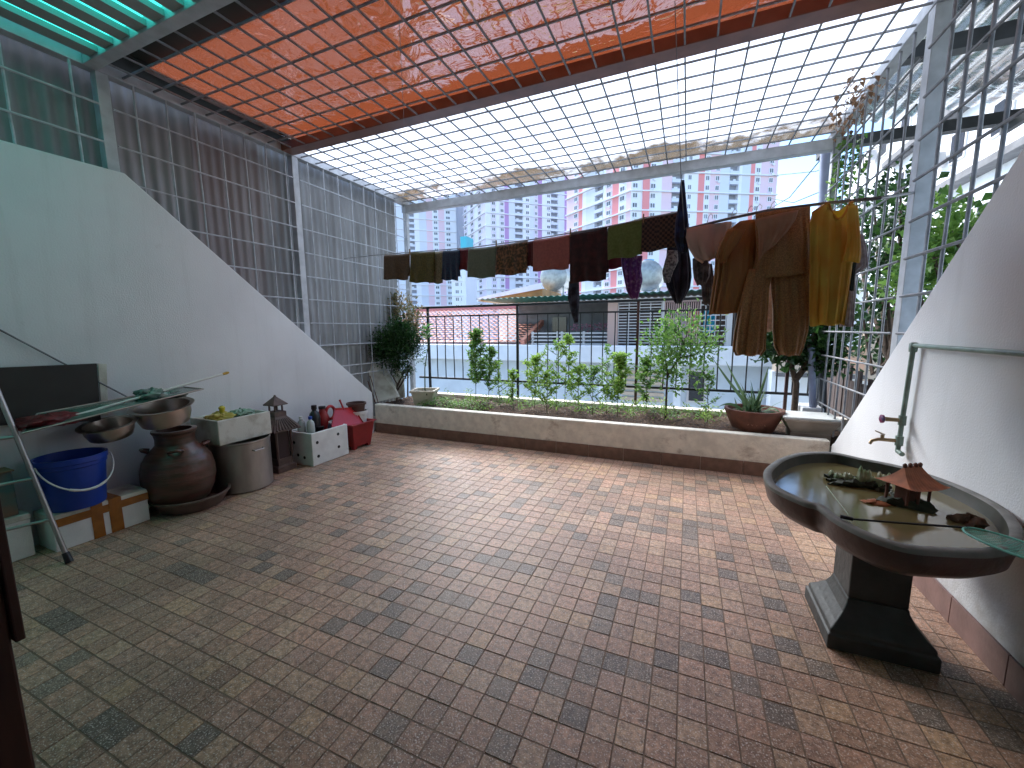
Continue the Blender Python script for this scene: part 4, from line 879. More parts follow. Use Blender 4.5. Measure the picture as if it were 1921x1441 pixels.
# ------------------------------------------------------------------ washing line and clothes
LP = [onx(645, 485, XL - .03)] + [ony(u, v, y) for u, v, y in ((722, 477, 3.95), (800, 471, 3.85), (880, 465, 3.75), (1000, 449, 3.55), (1140, 425, 3.38), (1222, 408, 3.28), (1285, 396, 3.2))]
ln1 = thing(MB().tube(LP, .005, 6), 'washing_line', m_barwhite, LP[0], 'long washing line with towels running from the left grille', 'washing line', smooth=60)
def line_y(u):
    us = (645, 722, 800, 880, 1000, 1140, 1222, 1285); ys = (4.26, 3.95, 3.85, 3.75, 3.55, 3.38, 3.28, 3.2)
    for i in range(7):
        if us[i] <= u <= us[i + 1]: t = (u - us[i]) / (us[i + 1] - us[i]); return ys[i] + t * (ys[i + 1] - ys[i])
def towel(u0, v0, u1, v1, vb0, vb1, label, mat, back=.85, yoff=0, gp='towels hanging on the long washing line', nm='towel', wav=.006):
    y0, y1 = line_y(max(645, u0)) + yoff, line_y(min(1285, u1)) + yoff
    A, B = ony(u0, v0, y0), ony(u1, v1, y1); A2, B2 = ony(u0, vb0, y0), ony(u1, vb1, y1)
    n = Vector((B.y - A.y, -(B.x - A.x), 0)).normalized(); ph = random.uniform(0, 6); nu, nv = 26, 34
    kk = random.uniform(1.5, 3)
    def f(a, b):
        top = A.lerp(B, a); lf = (A.z - A2.z) * (1 - a) + (B.z - B2.z) * a
        if b < .5:
            t = 1 - b * 2; z = -lf * t; off = .008 + .010 * t   # front
        else:
            t = (b - .5) * 2; z = -lf * back * t; off = -.008 - .012 * t
        wv = wav * t * math.sin(a * 6.28 * kk + ph + (1 if b > .5 else 0)) + .004 * math.sin(a * 17 + b * 9 + ph) * t
        z += .006 * t * math.sin(a * 9 + ph) + (.006 if t < .02 else 0) - .004 * math.sin(a * math.pi)
        sh = (A2 - A).lerp(B2 - B, a); q = top + n * (off + wv) + Vector((sh.x, sh.y, 0)) * t; q.z += z; return q
    mb = MB().grid(f, nu, nv)
    o = thing(mb, nm, mat, A.lerp(B, .5), label, 'towel' if nm == 'towel' else 'clothing', gp, smooth=179)
    sm = o.modifiers.new('solid', 'SOLIDIFY'); sm.thickness = .004; return o
towel(721, 479, 768, 476, 524, 525, 'dark brown face towel at the left end of the line', cloth_mat('towel_brown', (.085, .045, .012), (.055, .03, .01), 60))
towel(771, 474, 815, 472, 530, 530, 'olive towel second from the left end of the line', cloth_mat('towel_olive', (.10, .085, .012), (.06, .055, .01), 60))
towel(806, 473, 832, 471, 531, 532, 'narrow khaki beige cloth between the olive towel and the navy cloth', cloth_mat('towel_khaki', (.20, .17, .10), (.13, .11, .06), 60), yoff=.03)
towel(831, 471, 862, 469, 525, 526, 'small navy fringed cloth in the left part of the line', cloth_mat('towel_navy', (.008, .015, .045), (.01, .04, .07), 70))
towel(858, 468, 882, 466, 505, 508, 'small dark red cloth partly behind the grey green towel', cloth_mat('towel_red', (.13, .012, .018)), yoff=.03)
towel(879, 467, 930, 462, 521, 521, 'plain grey green towel in the left half of the line', cloth_mat('towel_sage', (.13, .16, .11), (.10, .13, .09), 60))
towel(932, 461, 989, 452, 517, 513, 'brown patterned floral towel near the middle of the line', cloth_mat('towel_floral', (.22, .11, .05), (.05, .04, .018), 42, lo=.38, hi=.55, weave=200))
towel(988, 454, 1003, 451, 500, 499, 'narrow maroon cloth between the floral and the brick pink towel', cloth_mat('towel_maroonb', (.09, .012, .018)), yoff=.03)
towel(1001, 451, 1069, 440, 509, 504, 'brick pink towel left of the big maroon one', cloth_mat('towel_pink', (.33, .115, .095), (.28, .10, .085), 50))
towel(1070, 437, 1139, 425, 531, 525, 'largest dark maroon brown towel in the middle of the line', cloth_mat('towel_maroon', (.045, .012, .014), (.02, .008, .01), 20))
towel(1141, 425, 1206, 409, 487, 479, 'moss green towel right of the maroon one', cloth_mat('towel_moss', (.12, .17, .045), (.09, .13, .03), 60))
towel(1205, 409, 1285, 394, 474, 461, 'black and brown checked towel at the right end of the line', cloth_mat('towel_check', (.012, .010, .012), (.085, .05, .035), 55, 'check', stretch=(1, .02, 1)))
towel(1100, 470, 1172, 462, 506, 502, 'dark red cloth showing below the moss green towel', cloth_mat('cloth_wine', (.12, .01, .03)), yoff=.15, back=.3)
# clothes pegs
def at_line(u):
    us = (722, 800, 880, 1000, 1140, 1222, 1285); vs = (477, 471, 465, 449, 425, 408, 396)
    for i in range(6):
        if us[i] <= u <= us[i + 1]: t = (u - us[i]) / (us[i + 1] - us[i]); return ony(u, vs[i] + t * (vs[i + 1] - vs[i]), line_y(u) - .012)
pm = (MB().box(-.005, .005, -.008, -.002, -.03, .035).add([], [])); pm.box(-.005, .005, .002, .008, -.03, .035)
pegm = pm.mesh('clothes_peg', M('peg_wood', (.30, .20, .10), rough=.7))
for u, w in ((769, 'brown and olive towels'), (931, 'grey green and floral towels'), (1070, 'pink and maroon towels'), (1207, 'moss green and checked towels')):
    o = inst(pegm, 'clothes_peg', at_line(u)); o.rotation_euler = (0, 0, .1)
    tag(o, 'clothes peg clipped on the line between the %s' % w, 'clothes peg', 'clothes pegs on the washing line')

def loft(rows, y, label, cat, name, mat, depth=.05, n=56, folds=9, fa=.012, seed=0, open_top=True, dy=0, mats=None, solid=.003, skew=0):
    """rows: (uL, uR, v[, y offset]) in photo order from top to bottom -> a closed cloth tube in space"""
    rn = random.Random(seed); ph = [rn.uniform(0, 6.28) for _ in range(4)]; rr = []
    RW = []
    for i in range(len(rows) - 1):          # subdivide
        a, b = rows[i], rows[i + 1]; st_ = max(1, int(abs(b[2] - a[2]) / 6))
        for k in range(st_):
            t = k / st_; RW.append(tuple(a[j] + (b[j] - a[j]) * t for j in range(3)))
    RW.append(rows[-1][:3])
    for i, (ul, ur, v) in enumerate(RW):
        yy = y + skew * 0; A, B = ony(ul, v, yy), ony(ur, v + dy, yy); c = A.lerp(B, .5); e = (B - A) / 2; L_ = e.length; t = i / max(1, len(RW) - 1); ring = []
        for k in range(n):
            a = 2 * math.pi * k / n; amp = fa * 1.8 * (.25 + .9 * t) * min(1, L_ / .10)
            q = amp * (math.sin(folds * a + ph[0] + t * 1.5) * (.35 + .35 * math.sin(2 * a + ph[2] + 2 * t)) + math.sin((folds * 2 + 1) * a + ph[1] - t) * .4 + .3 * math.sin(3 * a + ph[2] + 5 * t))
            dd = depth * min(1, .35 + t * 1.2) * min(1, L_ / .06)
            p = c + e * math.cos(a) * 1.0 + Vector((0, 1, 0)) * (dd * math.sin(a) + q * (1 if math.sin(a) < 0 else .6)); p.z += .004 * math.sin(5 * a + ph[3]) * (t > .9); ring.append(p)
        rr.append(ring)
    mb = MB(); mb.rings(rr, cap0=not open_top, cap1=False)
    return mb
def garment(parts, loc, label, cat, name, mats, solid=.003, gp=None):
    mb = MB()
    for q in parts: mb.add(q.v, q.f)
    o = thing(mb, name, mats, loc, label, cat, gp, smooth=179)
    if solid: s_ = o.modifiers.new('solid', 'SOLIDIFY'); s_.thickness = solid
    return o
# hanging wire from the roof and the second pole
Y2 = 2.92
hw0 = onz(1266, 2, H - .035); hw1 = ony(1278, 345, 3.06)
thing(MB().tube([hw0, hw1, ony(1284, 432, 3.06)], .003, 5), 'hanging_wire', m_bar, hw1, 'thin vertical wire hanging from the roof grid to hold the clothes pole', 'wire')
thing(MB().tube([ony(752, 0, 3.0) if False else onz(748, 20, H - .035), ony(758, 232, 3.4)], .002, 5), 'hanging_wire', m_bar, ony(758, 232, 3.4), 'thin loose wire dangling below the orange roof sheet', 'wire')
PP = [ony(1287, 430, 3.06), ony(1360, 412, 3.0), ony(1440, 395, 2.97), ony(1560, 380, Y2), ony(1650, 372, 2.85), onx(1712, 362, XR + .04)]
thing(MB().tube(PP, .009, 8), 'clothes_pole', m_bar, PP[0], 'grey clothes pole carrying the shirts and trousers at the right', 'clothes pole', smooth=50)
for k, u in enumerate((1327, 1372, 1402, 1418, 1445)):
    v = 420 - (u - 1320) * .19; c = ony(u, v - 2, 3.0 - .001 * k)
    thing(MB().tube([c + Vector((0, 0, -.01)), c + Vector((.004, 0, .03)), c + Vector((.018, 0, .05)), c + Vector((.03, 0, .035)), c + Vector((.026, 0, .02))], .0022, 5), 'hook', m_steel, c,
          'small wire hook standing up from the clothes pole, %s from the left' % ('first', 'second', 'third', 'fourth', 'fifth')[k], 'hook', 'wire hooks on the clothes pole', smooth=50)
# navy strap bag
garment([loft([(1278, 1283, 338), (1274, 1287, 380), (1267, 1291, 420), (1266, 1293, 452), (1275, 1290, 474)], 3.08, '', '', '', None, .03, folds=7, seed=4)], ony(1280, 400, 3.08), 'narrow navy and black cloth hanging from the wire above the right end of the towels', 'cloth', 'knotted_cloth', cloth_mat('navy_black', (.006, .009, .022), (.012, .03, .09), 14))
garment([loft([(1068, 1086, 528), (1066, 1087, 560), (1073, 1085, 590), (1078, 1084, 605)], 3.5, '', '', '', None, .03, folds=6, seed=9)], ony(1077, 560, 3.5), 'dark navy cloth tapering down below the maroon towel', 'clothing', 'dark_cloth', cloth_mat('navy_dark', (.012, .014, .025), (.05, .06, .09), 18))
garment([loft([(1165, 1205, 480), (1168, 1202, 505), (1172, 1205, 525), (1176, 1200, 545), (1184, 1196, 560)], 3.4, '', '', '', None, .05, folds=11, fa=.016, seed=5)], ony(1186, 520, 3.4), 'purple patterned cloth hanging below the moss green towel', 'clothing', 'purple_cloth', cloth_mat('purple', (.13, .03, .17), (.30, .18, .36), 40, lo=.5, hi=.7))
garment([loft([(1252, 1290, 462), (1250, 1295, 490), (1246, 1297, 520), (1252, 1294, 540), (1262, 1284, 560), (1268, 1276, 569)], 3.3, '', '', '', None, .05, folds=8, fa=.02, seed=6)], ony(1272, 515, 3.3), 'black garment hanging under the checked towel', 'clothing', 'black_garment', cloth_mat('black_cloth', (.008, .010, .022), (.02, .022, .04), 12))
garment([loft([(1255, 1270, 470), (1248, 1272, 490), (1243, 1262, 510), (1246, 1256, 530)], 3.22, '', '', '', None, .03, folds=9, fa=.012, seed=7)], ony(1256, 500, 3.22), 'grey white speckled cloth in front of the black garment', 'clothing', 'speckled_cloth', cloth_mat('speckle', (.36, .36, .36), (.08, .08, .09), 60, lo=.4, hi=.6))
garment([loft([(1300, 1325, 485), (1300, 1332, 500), (1302, 1330, 520), (1308, 1322, 535)], 3.1, '', '', '', None, .05, folds=6, fa=.014, seed=8), loft([(1318, 1335, 495), (1316, 1340, 530), (1318, 1338, 560), (1322, 1332, 572)], 3.15, '', '', '', None, .04, folds=8, fa=.014, seed=18)], ony(1315, 510, 3.1), 'dark grey underwear bundle hanging left of the gold striped blouse', 'clothing', 'dark_bundle', cloth_mat('charcoal_cloth', (.05, .045, .05), (.14, .12, .13), 22))
# beige trousers top (inner side)
garment([loft([(1289, 1372, 430), (1287, 1372, 445), (1292, 1368, 465), (1304, 1360, 485), (1318, 1350, 493)], 3.04, '', '', '', None, .07, folds=7, fa=.012, seed=10, dy=-14)], ony(1330, 440, 3.04), 'pale beige garment sagging at the left end of the clothes pole', 'clothing', 'beige_garment', cloth_mat('beige_cloth', (.50, .38, .32), (.45, .34, .28), 8, tr=.35))
# gold striped blouse
m_gold = cloth_mat('gold_stripe', (.55, .25, .06), (.11, .045, .02), 9, 'wave', stretch=(7, 7, .2), lo=.3, hi=.8, tr=.3, rough=.35)
garment([loft([(1388, 1418, 416), (1368, 1421, 432), (1350, 1421, 455), (1343, 1419, 480), (1340, 1418, 520), (1334, 1408, 560), (1330, 1398, 590)], 2.97, '', '', '', None, .06, folds=17, fa=.012, seed=11, dy=-4),
         loft([(1366, 1398, 430), (1352, 1385, 455), (1345, 1366, 480), (1348, 1362, 492)], 2.88, '', '', '', None, .03, folds=9, fa=.008, seed=12)], ony(1380, 500, 2.97), 'gold and brown vertically striped blouse left of the brown trousers', 'blouse', 'striped_blouse', m_gold)
# brown trousers
m_trs = cloth_mat('trousers_brown', (.38, .20, .07), (.24, .12, .045), 130, tr=.22, rough=.4)
garment([loft([(1418, 1519, 402), (1418, 1519, 425), (1420, 1520, 455), (1418, 1520, 485), (1412, 1519, 512), (1408, 1519, 528)], Y2, '', '', '', None, .07, folds=9, fa=.010, seed=13, dy=-14),
         loft([(1406, 1452, 505), (1396, 1442, 540), (1386, 1440, 580), (1378, 1438, 620), (1374, 1436, 655), (1380, 1428, 666)], Y2 - .02, '', '', '', None, .06, folds=7, fa=.014, seed=14),
         loft([(1446, 1519, 505), (1447, 1519, 540), (1450, 1518, 580), (1450, 1516, 620), (1453, 1508, 650), (1462, 1500, 666)], Y2 + .01, '', '', '', None, .06, folds=7, fa=.014, seed=15)], ony(1450, 520, Y2), 'long dark brown trousers hanging by the waist on the clothes pole', 'trousers', 'brown_trousers', m_trs)
garment([loft([(1415, 1498, 412), (1422, 1492, 430), (1424, 1478, 450), (1424, 1455, 476), (1424, 1436, 488)], Y2 - .10, '', '', '', None, .03, folds=7, fa=.008, seed=16, dy=-18)], ony(1450, 430, Y2 - .1), 'tan cloth folded over the waist of the brown trousers', 'clothing', 'tan_cloth', cloth_mat('tan_cloth', (.42, .24, .15), (.36, .20, .12), 9, tr=.3))
garment([loft([(1432, 1462, 500), (1430, 1462, 560), (1430, 1460, 622)], 3.15, '', '', '', None, .04, folds=6, fa=.014, seed=17)], ony(1445, 560, 3.15), 'whitish cloth visible between the legs of the brown trousers', 'clothing', 'white_cloth', cloth_mat('whitish', (.65, .56, .54), tr=.4))
# yellow T-shirt
m_tee = cloth_mat('tee_yellow', (.92, .52, .10), (.78, .38, .05), 5, tr=.42, weave=400, rough=.35)
tee = empty('t_shirt', ony(1560, 500, 2.84), 'mustard yellow T-shirt hanging at the right end of the clothes pole', 'T-shirt')
tb_ = loft([(1545, 1600, 384), (1524, 1604, 398), (1520, 1606, 420), (1520, 1604, 455), (1520, 1598, 500), (1519, 1591, 550), (1519, 1585, 590), (1520, 1581, 612)], 2.84, '', '', '', None, .06, folds=11, fa=.016, seed=20, dy=-3)
nr = 56
tops = [Vector(q) for q in tb_.v[:nr]]; cxm = sum(q.x for q in tops) / nr; hwx = max(abs(q.x - cxm) for q in tops); nrings = len(tb_.v) // nr
for ri in range(nrings):
    t_ = ri / (nrings - 1) / .16
    if t_ >= 1: break
    for k in range(nr):
        q = tb_.v[ri * nr + k]; uu = min(1, abs(q[0] - cxm) / (hwx * .72)); dip = (.085 if k > nr / 2 else .03) * (1 - uu ** 2) * (1 - t_)
        tb_.v[ri * nr + k] = (q[0], q[1], q[2] - dip)
o = P(tb_, 'shirt_body', m_tee, tee, smooth=179); o.modifiers.new('s', 'SOLIDIFY').thickness = .003
sl = loft([(1592, 1608, 386), (1590, 1611, 420), (1590, 1613, 450), (1584, 1614, 478), (1580, 1612, 492)], 2.76, '', '', '', None, .05, folds=6, fa=.010, seed=21)
o = P(sl, 'sleeve', m_tee, tee, smooth=179); o.modifiers.new('s', 'SOLIDIFY').thickness = .003
nk = [Vector(tb_.v[k]) - FW * .004 for k in range(nr // 2 + 3, nr - 2)]
P(MB().tube(nk, .006, 6), 'collar', cloth_mat('collar_dark', (.62, .30, .05)), tee, smooth=60)
garment([loft([(1600, 1618, 440), (1596, 1625, 465), (1594, 1627, 500), (1590, 1600, 515)], 3.0, '', '', '', None, .05, folds=6, seed=22), loft([(1582, 1604, 500), (1580, 1603, 560), (1576, 1600, 612)], 3.02, '', '', '', None, .04, folds=6, seed=23)], ony(1600, 520, 3.0), 'pale lilac grey shirt hanging behind the yellow T-shirt', 'shirt', 'grey_shirt', cloth_mat('lilac_grey', (.36, .34, .38), tr=.3))
garment([loft([(1590, 1606, 488), (1588, 1602, 520), (1592, 1600, 545)], 2.93, '', '', '', None, .03, folds=5, seed=24)], ony(1597, 515, 2.93), 'small dark green cloth between the yellow and the lilac shirts', 'clothing', 'dark_green_cloth', cloth_mat('bottle_green', (.01, .025, .02)))

# ------------------------------------------------------------------ things along the left wall
def lbox(parent, name, mat, x0, x1, y0, y1, z0, z1, bev=.006, rz=0):
    return P(MB().box(x0, x1, y0, y1, z0, z1), name, mat, parent, bevel=bev)
def open_box(mb, x0, x1, y0, y1, z0, z1, t, fl=0):
    """box without a lid, with wall thickness t and a floor at z1-fl"""
    o_ = [(x0, y0), (x1, y0), (x1, y1), (x0, y1)]; i_ = [(x0 + t, y0 + t), (x1 - t, y0 + t), (x1 - t, y1 - t), (x0 + t, y1 - t)]
    rr = [[Vector((a, b, z0)) for a, b in o_], [Vector((a, b, z1)) for a, b in o_], [Vector((a, b, z1)) for a, b in i_], [Vector((a, b, z0 + t)) for a, b in i_]]
    return mb.rings(rr)
# nearest carton + box
fb0 = empty('foam_box', (-4.1, .9, 0), 'white polystyrene box nearest the house, under the greenish carton', 'box')
lbox(fb0, 'box_body', m_foam, -4.20, -4.035, .72, 1.095, 0, .26); lbox(fb0, 'box_lid', m_foamd, -4.205, -4.03, .71, 1.10, .262, .30)
ct = empty('carton', (-4.1, .9, .3), 'worn teal and brown carton on the nearest foam box behind the ladder', 'carton')
lbox(ct, 'carton_body', M('carton_teal', (.06, .15, .14), rough=.7, col2=(.20, .13, .08), vscale=7), -4.20, -4.06, .70, 1.06, .302, .60)
lbox(ct, 'carton_flap', M('carton_brown', (.22, .14, .08), rough=.8), -4.20, -4.05, .69, 1.07, .602, .61, bev=.002)
thing(MB().box(-4.20, -4.05, .60, .98, .615, .78), 'storage_crate', M('crate_dark', (.035, .045, .04), rough=.6), (-4.1, .8, .615), 'dark crate on top of the worn teal carton', 'crate', bevel=.01)
# taped foam box
fb1 = empty('foam_box', (-4.05, 1.42, 0), 'white polystyrene box closed with brown tape under the blue bucket', 'box')
lbox(fb1, 'box_body', m_foam, -4.19, -3.93, 1.16, 1.695, 0, .215); lbox(fb1, 'box_lid', m_foamd, -4.195, -3.925, 1.155, 1.70, .217, .262)
lbox(fb1, 'tape', m_tape, -3.9245, -3.9225, 1.157, 1.698, .175, .232, 0)
for y0, y1 in ((1.355, 1.42), (1.455, 1.53)):
    lbox(fb1, 'tape', m_tape, -3.9295, -3.9265, y0, y1, .002, .174, 0); lbox(fb1, 'tape', m_tape, -4.19, -3.9215, y0, y1, .2635, .2655, 0); lbox(fb1, 'tape', m_tape, -3.9215, -3.9195, y0, y1, .2, .2655, 0)
# bucket
bc = Vector((-4.02, 1.33, .268))
bk = empty('bucket', bc, 'blue plastic bucket with a white handle on the taped foam box', 'bucket')
P(MB().lathe(bc, [(.145, 0), (.15, .01), (.175, .30), (.182, .305), (.184, .33), (.190, .335), (.190, .372), (.176, .372), (.145, .02)], 48, cap1=True), 'bucket_body', m_blue, bk, smooth=35)
hd = []
for k in range(25):
    a = math.pi * k / 24; hd.append(bc + Vector((.05 + .17 * math.sin(a), -.195 * math.cos(a), .34 - .19 * math.sin(a))))
P(MB().tube(hd, .0055, 8), 'handle', m_whitep, bk, smooth=60)
P(MB().tube(hd[8:17], [.008 + .0015 * (k % 2) for k in range(9)], 8), 'handle_grip', m_whitep, bk, smooth=60)
# jar in basin
jc = Vector((-3.925, 2.0, 0))
thing(MB().lathe(jc, [(.21, 0), (.225, .01), (.27, .09), (.285, .105), (.285, .118), (.268, .118), (.21, .02)], 48, cap1=True), 'shallow_basin', M('basin_clay', (.16, .11, .09), rough=.5, var=.35, vscale=10), jc, 'shallow worn basin under the big brown jar', 'basin', smooth=40)
jr = empty('ceramic_jar', jc + Vector((-.02, -.05, .022)), 'big round brown glazed jar with small ears standing in a shallow basin', 'jar')
jb = jc + Vector((-.02, -.06, .022))
prof = [(.12, 0), (.13, .01), (.175, .06), (.205, .13), (.222, .21), (.222, .28), (.205, .35), (.175, .40), (.135, .44), (.120, .46), (.118, .50), (.124, .53), (.134, .545), (.134, .56), (.105, .56), (.10, .50), (.11, .45)]
prof = [(a * 1.14, b * 1.20) for a, b in prof]; fine = []
for i in range(len(prof) - 1):
    for k in range(4):
        t = k / 4; r_ = prof[i][0] + (prof[i + 1][0] - prof[i][0]) * t; z_ = prof[i][1] + (prof[i + 1][1] - prof[i][1]) * t
        fine.append((r_ + (.0013 * math.sin(z_ * 330) if z_ < .5 else 0), z_))
P(MB().lathe(jb, fine, 64, cap1=True), 'jar_body', m_jar, jr, smooth=50)
for a in (-.5, 1.07, 2.64, 4.2):
    q = jb + Vector((math.cos(a) * .188, math.sin(a) * .188, .512)); tn = Vector((-math.sin(a), math.cos(a), 0)); ou = Vector((math.cos(a), math.sin(a), 0))
    P(MB().tube([q - tn * .045 - ou * .01, q - tn * .03 + ou * .025 + Vector((0, 0, .012)), q + ou * .035 + Vector((0, 0, .018)), q + tn * .03 + ou * .025 + Vector((0, 0, .012)), q + tn * .045 - ou * .01], .013, 8), 'ear', m_jar, jr, smooth=60)
# stainless bowls
def basin(c, r_, h_, rot, label, mat=m_steel, rim=.03):
    t = empty('steel_basin', c, label, 'basin')
    P(MB().lathe(c, [(r_ * .80, 0), (r_ * .86, .006), (r_ * .98, h_ * .5), (r_, h_ - .004), (r_ + rim, h_), (r_ + rim, h_ + .004), (r_ - .004, h_ + .002), (r_ * .84, .01)], 44, cap1=True, rot=rot), 'basin_body', mat, t, smooth=40)
    return t
b1c = Vector((-3.96, 1.90, .755)); basin(b1c, .185, .15, Matrix.Rotation(.16, 3, 'X') @ Matrix.Rotation(.1, 3, 'Y'), 'stainless steel basin resting on the mouth of the brown jar')
b2c = Vector((-4.0, 1.56, .715)); basin(b2c, .145, .105, Matrix.Rotation(.16, 3, 'X') @ Matrix.Rotation(.1, 3, 'Y'), 'second steel basin between the brown jar and the blue bucket, partly hidden')
rk = empty('dish_rack', (-3.95, 1.5, .74), 'flat greenish plastic tray with thin bright edges lying across the steel basins', 'tray')
pa, pb, pc_, pd = onx(40, 815, -3.80), onx(382, 731, -3.78), onx(345, 727, -4.10), onx(70, 778, -4.12)
P(MB().prism([pa, pb, pc_, pd], (0, 0, .004)), 'tray_sheet', M('tray_plastic', (.12, .20, .17), rough=.2, spec=.8, var=.4, vscale=15), rk)
for q0, q1 in ((pa, pb), (pb, pc_), (pc_, pd), (pd, pa)): P(rod(q0 + Vector((0, 0, .006)), q1 + Vector((0, 0, .006)), .005), 'edge_rod', m_alu, rk, smooth=50)
# bags and cloth on the tray
def blob(c, rad, label, cat, name, mat, seed, amp=.3, fl=None):
    rn = random.Random(seed); mb = MB(); n, m_ = 34, 20; ph = [rn.uniform(0, 6.28) for _ in range(8)]; rr = []
    for j in range(m_ + 1):
        th = math.pi * j / m_; ring = []
        for k in range(n):
            a = 2 * math.pi * k / n; s_ = 1 + amp * (.4 * math.sin(3 * a + ph[0] + 2 * th) + .3 * math.sin(7 * a + ph[1] + 5 * th) + .22 * math.sin(11 * a - 8 * th + ph[2]) + .25 * math.sin(6 * th + ph[3] + 2 * a))
            ring.append(Vector(c) + Vector((rad[0] * s_ * math.sin(th) * math.cos(a), rad[1] * s_ * math.sin(th) * math.sin(a), max(-rad[2] * .8, rad[2] * s_ * math.cos(th)))))
        rr.append(ring)
    return thing(mb.rings(rr), name, mat, c, label, cat, smooth=60)
mid = lambda u, v, x: onx(u, v, x)
blob(mid(90, 790, -3.95), (.12, .16, .045), 'crumpled dark red net bag at the near end of the tray', 'bag', 'net_bag', M('bag_red', (.17, .008, .012), rough=.55, var=.5, vscale=30), 1)
blob(mid(285, 741, -3.92), (.08, .10, .045), 'crumpled clear greenish plastic bag on top of the tray', 'bag', 'plastic_bag', M('bag_clear', (.20, .32, .27), rough=.2, var=.6, vscale=14), 2, .45)
blob(mid(330, 741, -3.95), (.05, .07, .03), 'grey folded plastic bag at the far end of the tray', 'bag', 'plastic_bag', M('bag_grey', (.25, .28, .26), rough=.25, var=.5, vscale=14), 3, .4)
q0, q1 = onx(118, 786, -3.93), onx(425, 700, -3.87)
mp_ = empty('mop_pole', q0, 'white pole with yellow ends lying across the steel basins', 'pole')
d_ = (q1 - q0).normalized()
P(rod(q0 + d_ * .04, q1 - d_ * .03, .0095), 'shaft', m_whitep, mp_, smooth=50)
P(MB().tube([q1 - d_ * .035, q1, q1 + d_ * .02], [.011, .013, .008], 8), 'end_cap', M('cap_yellow', (.45, .28, .02), rough=.5), mp_, smooth=50)
P(MB().tube([q0 - d_ * .05 + Vector((0, .0, .01)), q0, q0 + d_ * .05], [.022, .016, .009], 8), 'mop_socket', M('cap_yellow2', (.42, .30, .04), rough=.5), mp_, smooth=50)
# panel and rods on the wall
p = [onx(-25, 691, -4.17), onx(182, 682, -4.17), onx(190, 790, -4.13), onx(-25, 800, -4.13)]
thing(MB().prism(p, (-.02, 0, 0)), 'brown_board', M('board_brown', (.028, .022, .018), rough=.7, var=.3), p[2], 'dark brown board leaning on the left wall above the blue bucket', 'board', bevel=.002)
p = [onx(184, 682, -4.2), onx(200, 683, -4.2), onx(203, 780, -4.18), onx(192, 780, -4.18)]
thing(MB().prism(p, (-.01, 0, 0)), 'pale_board', m_foamd, p[2], 'narrow pale board edge beside the dark brown board', 'board')
thing(rod(onx(-40, 598, -4.2), onx(245, 748, -4.19), .006), 'thin_rod', m_bar, onx(245, 748, -4.19), 'thin dark rod leaning diagonally on the left wall', 'rod', smooth=50)
# ladder leg
ld = empty('step_ladder', (-3.69, 1.136, 0), 'aluminium ladder leaning at the far left edge with a dark rubber foot', 'ladder')
f0 = Vector((-3.69, 1.136, .0)); tdir = (onx(0, 745, -3.95) - f0); f1 = f0 + tdir * 1.25; sd_ = Vector((-.12, -.38, .0))
for nm_, o_ in (('rail', Vector((0, 0, 0))), ('rail', sd_)):
    P(MB().tube([f0 + o_ + tdir.normalized() * .05, f1 + o_], .014, 12), nm_, m_alu, ld, smooth=50)
    P(MB().tube([f0 + o_ + Vector((.008, 0, .002)), f0 + o_ + tdir.normalized() * .07], [.022, .018], 12), 'rubber_foot', m_black, ld, smooth=50)
for t in (.27, .52, .77, 1.02): P(rod(f0 + tdir * t, f0 + tdir * t + sd_, .010), 'rung', m_alu, ld, smooth=50)
# stockpot with foam box
pc2 = Vector((-3.945, 2.47, 0))
pt = empty('stock_pot', pc2, 'dull aluminium stock pot on the floor carrying a foam box', 'pot')
P(MB().lathe(pc2, [(.235, 0), (.25, .012), (.252, .462), (.258, .467), (.258, .482), (.245, .482), (.242, .03)], 56, cap1=True), 'pot_body', m_alu, pt, smooth=40)
P(MB().tube([pc2 + Vector((.246, -.05, .40)), pc2 + Vector((.275, -.045, .395)), pc2 + Vector((.275, .045, .395)), pc2 + Vector((.246, .05, .40))], .006, 8), 'handle', m_alu, pt, smooth=50)
fbx = empty('foam_box', (-4.0, 2.45, .485), 'open dirty polystyrene box on top of the stock pot', 'box')
P(open_box(MB(), -4.205, -3.80, 2.20, 2.70, .485, .715, .024), 'box_body', m_foamd, fbx, bevel=.008)
blob((-4.0, 2.34, .70), (.11, .11, .05), 'crumpled yellow plastic wrapping in the foam box on the pot', 'bag', 'plastic_bag', M('bag_yellow', (.50, .42, .07), rough=.35, var=.3, vscale=20), 5, .4)
o = thing(MB().lathe(mid(418, 784, -4.0), [(.03, -.05), (.034, 0), (.022, .03), (.020, .06), (.028, .10), (.012, .115)], 16), 'yellow_bottle', M('yellow_plastic', (.55, .45, .03), rough=.4), mid(418, 784, -4.0), 'small yellow bottle standing up in the foam box on the pot', 'bottle', smooth=50)
blob((-4.02, 2.56, .70), (.11, .10, .04), 'pale green plastic bags in the foam box on the pot', 'bag', 'plastic_bag', M('bag_pgreen', (.32, .50, .38), rough=.35, var=.4, vscale=20), 6, .45)
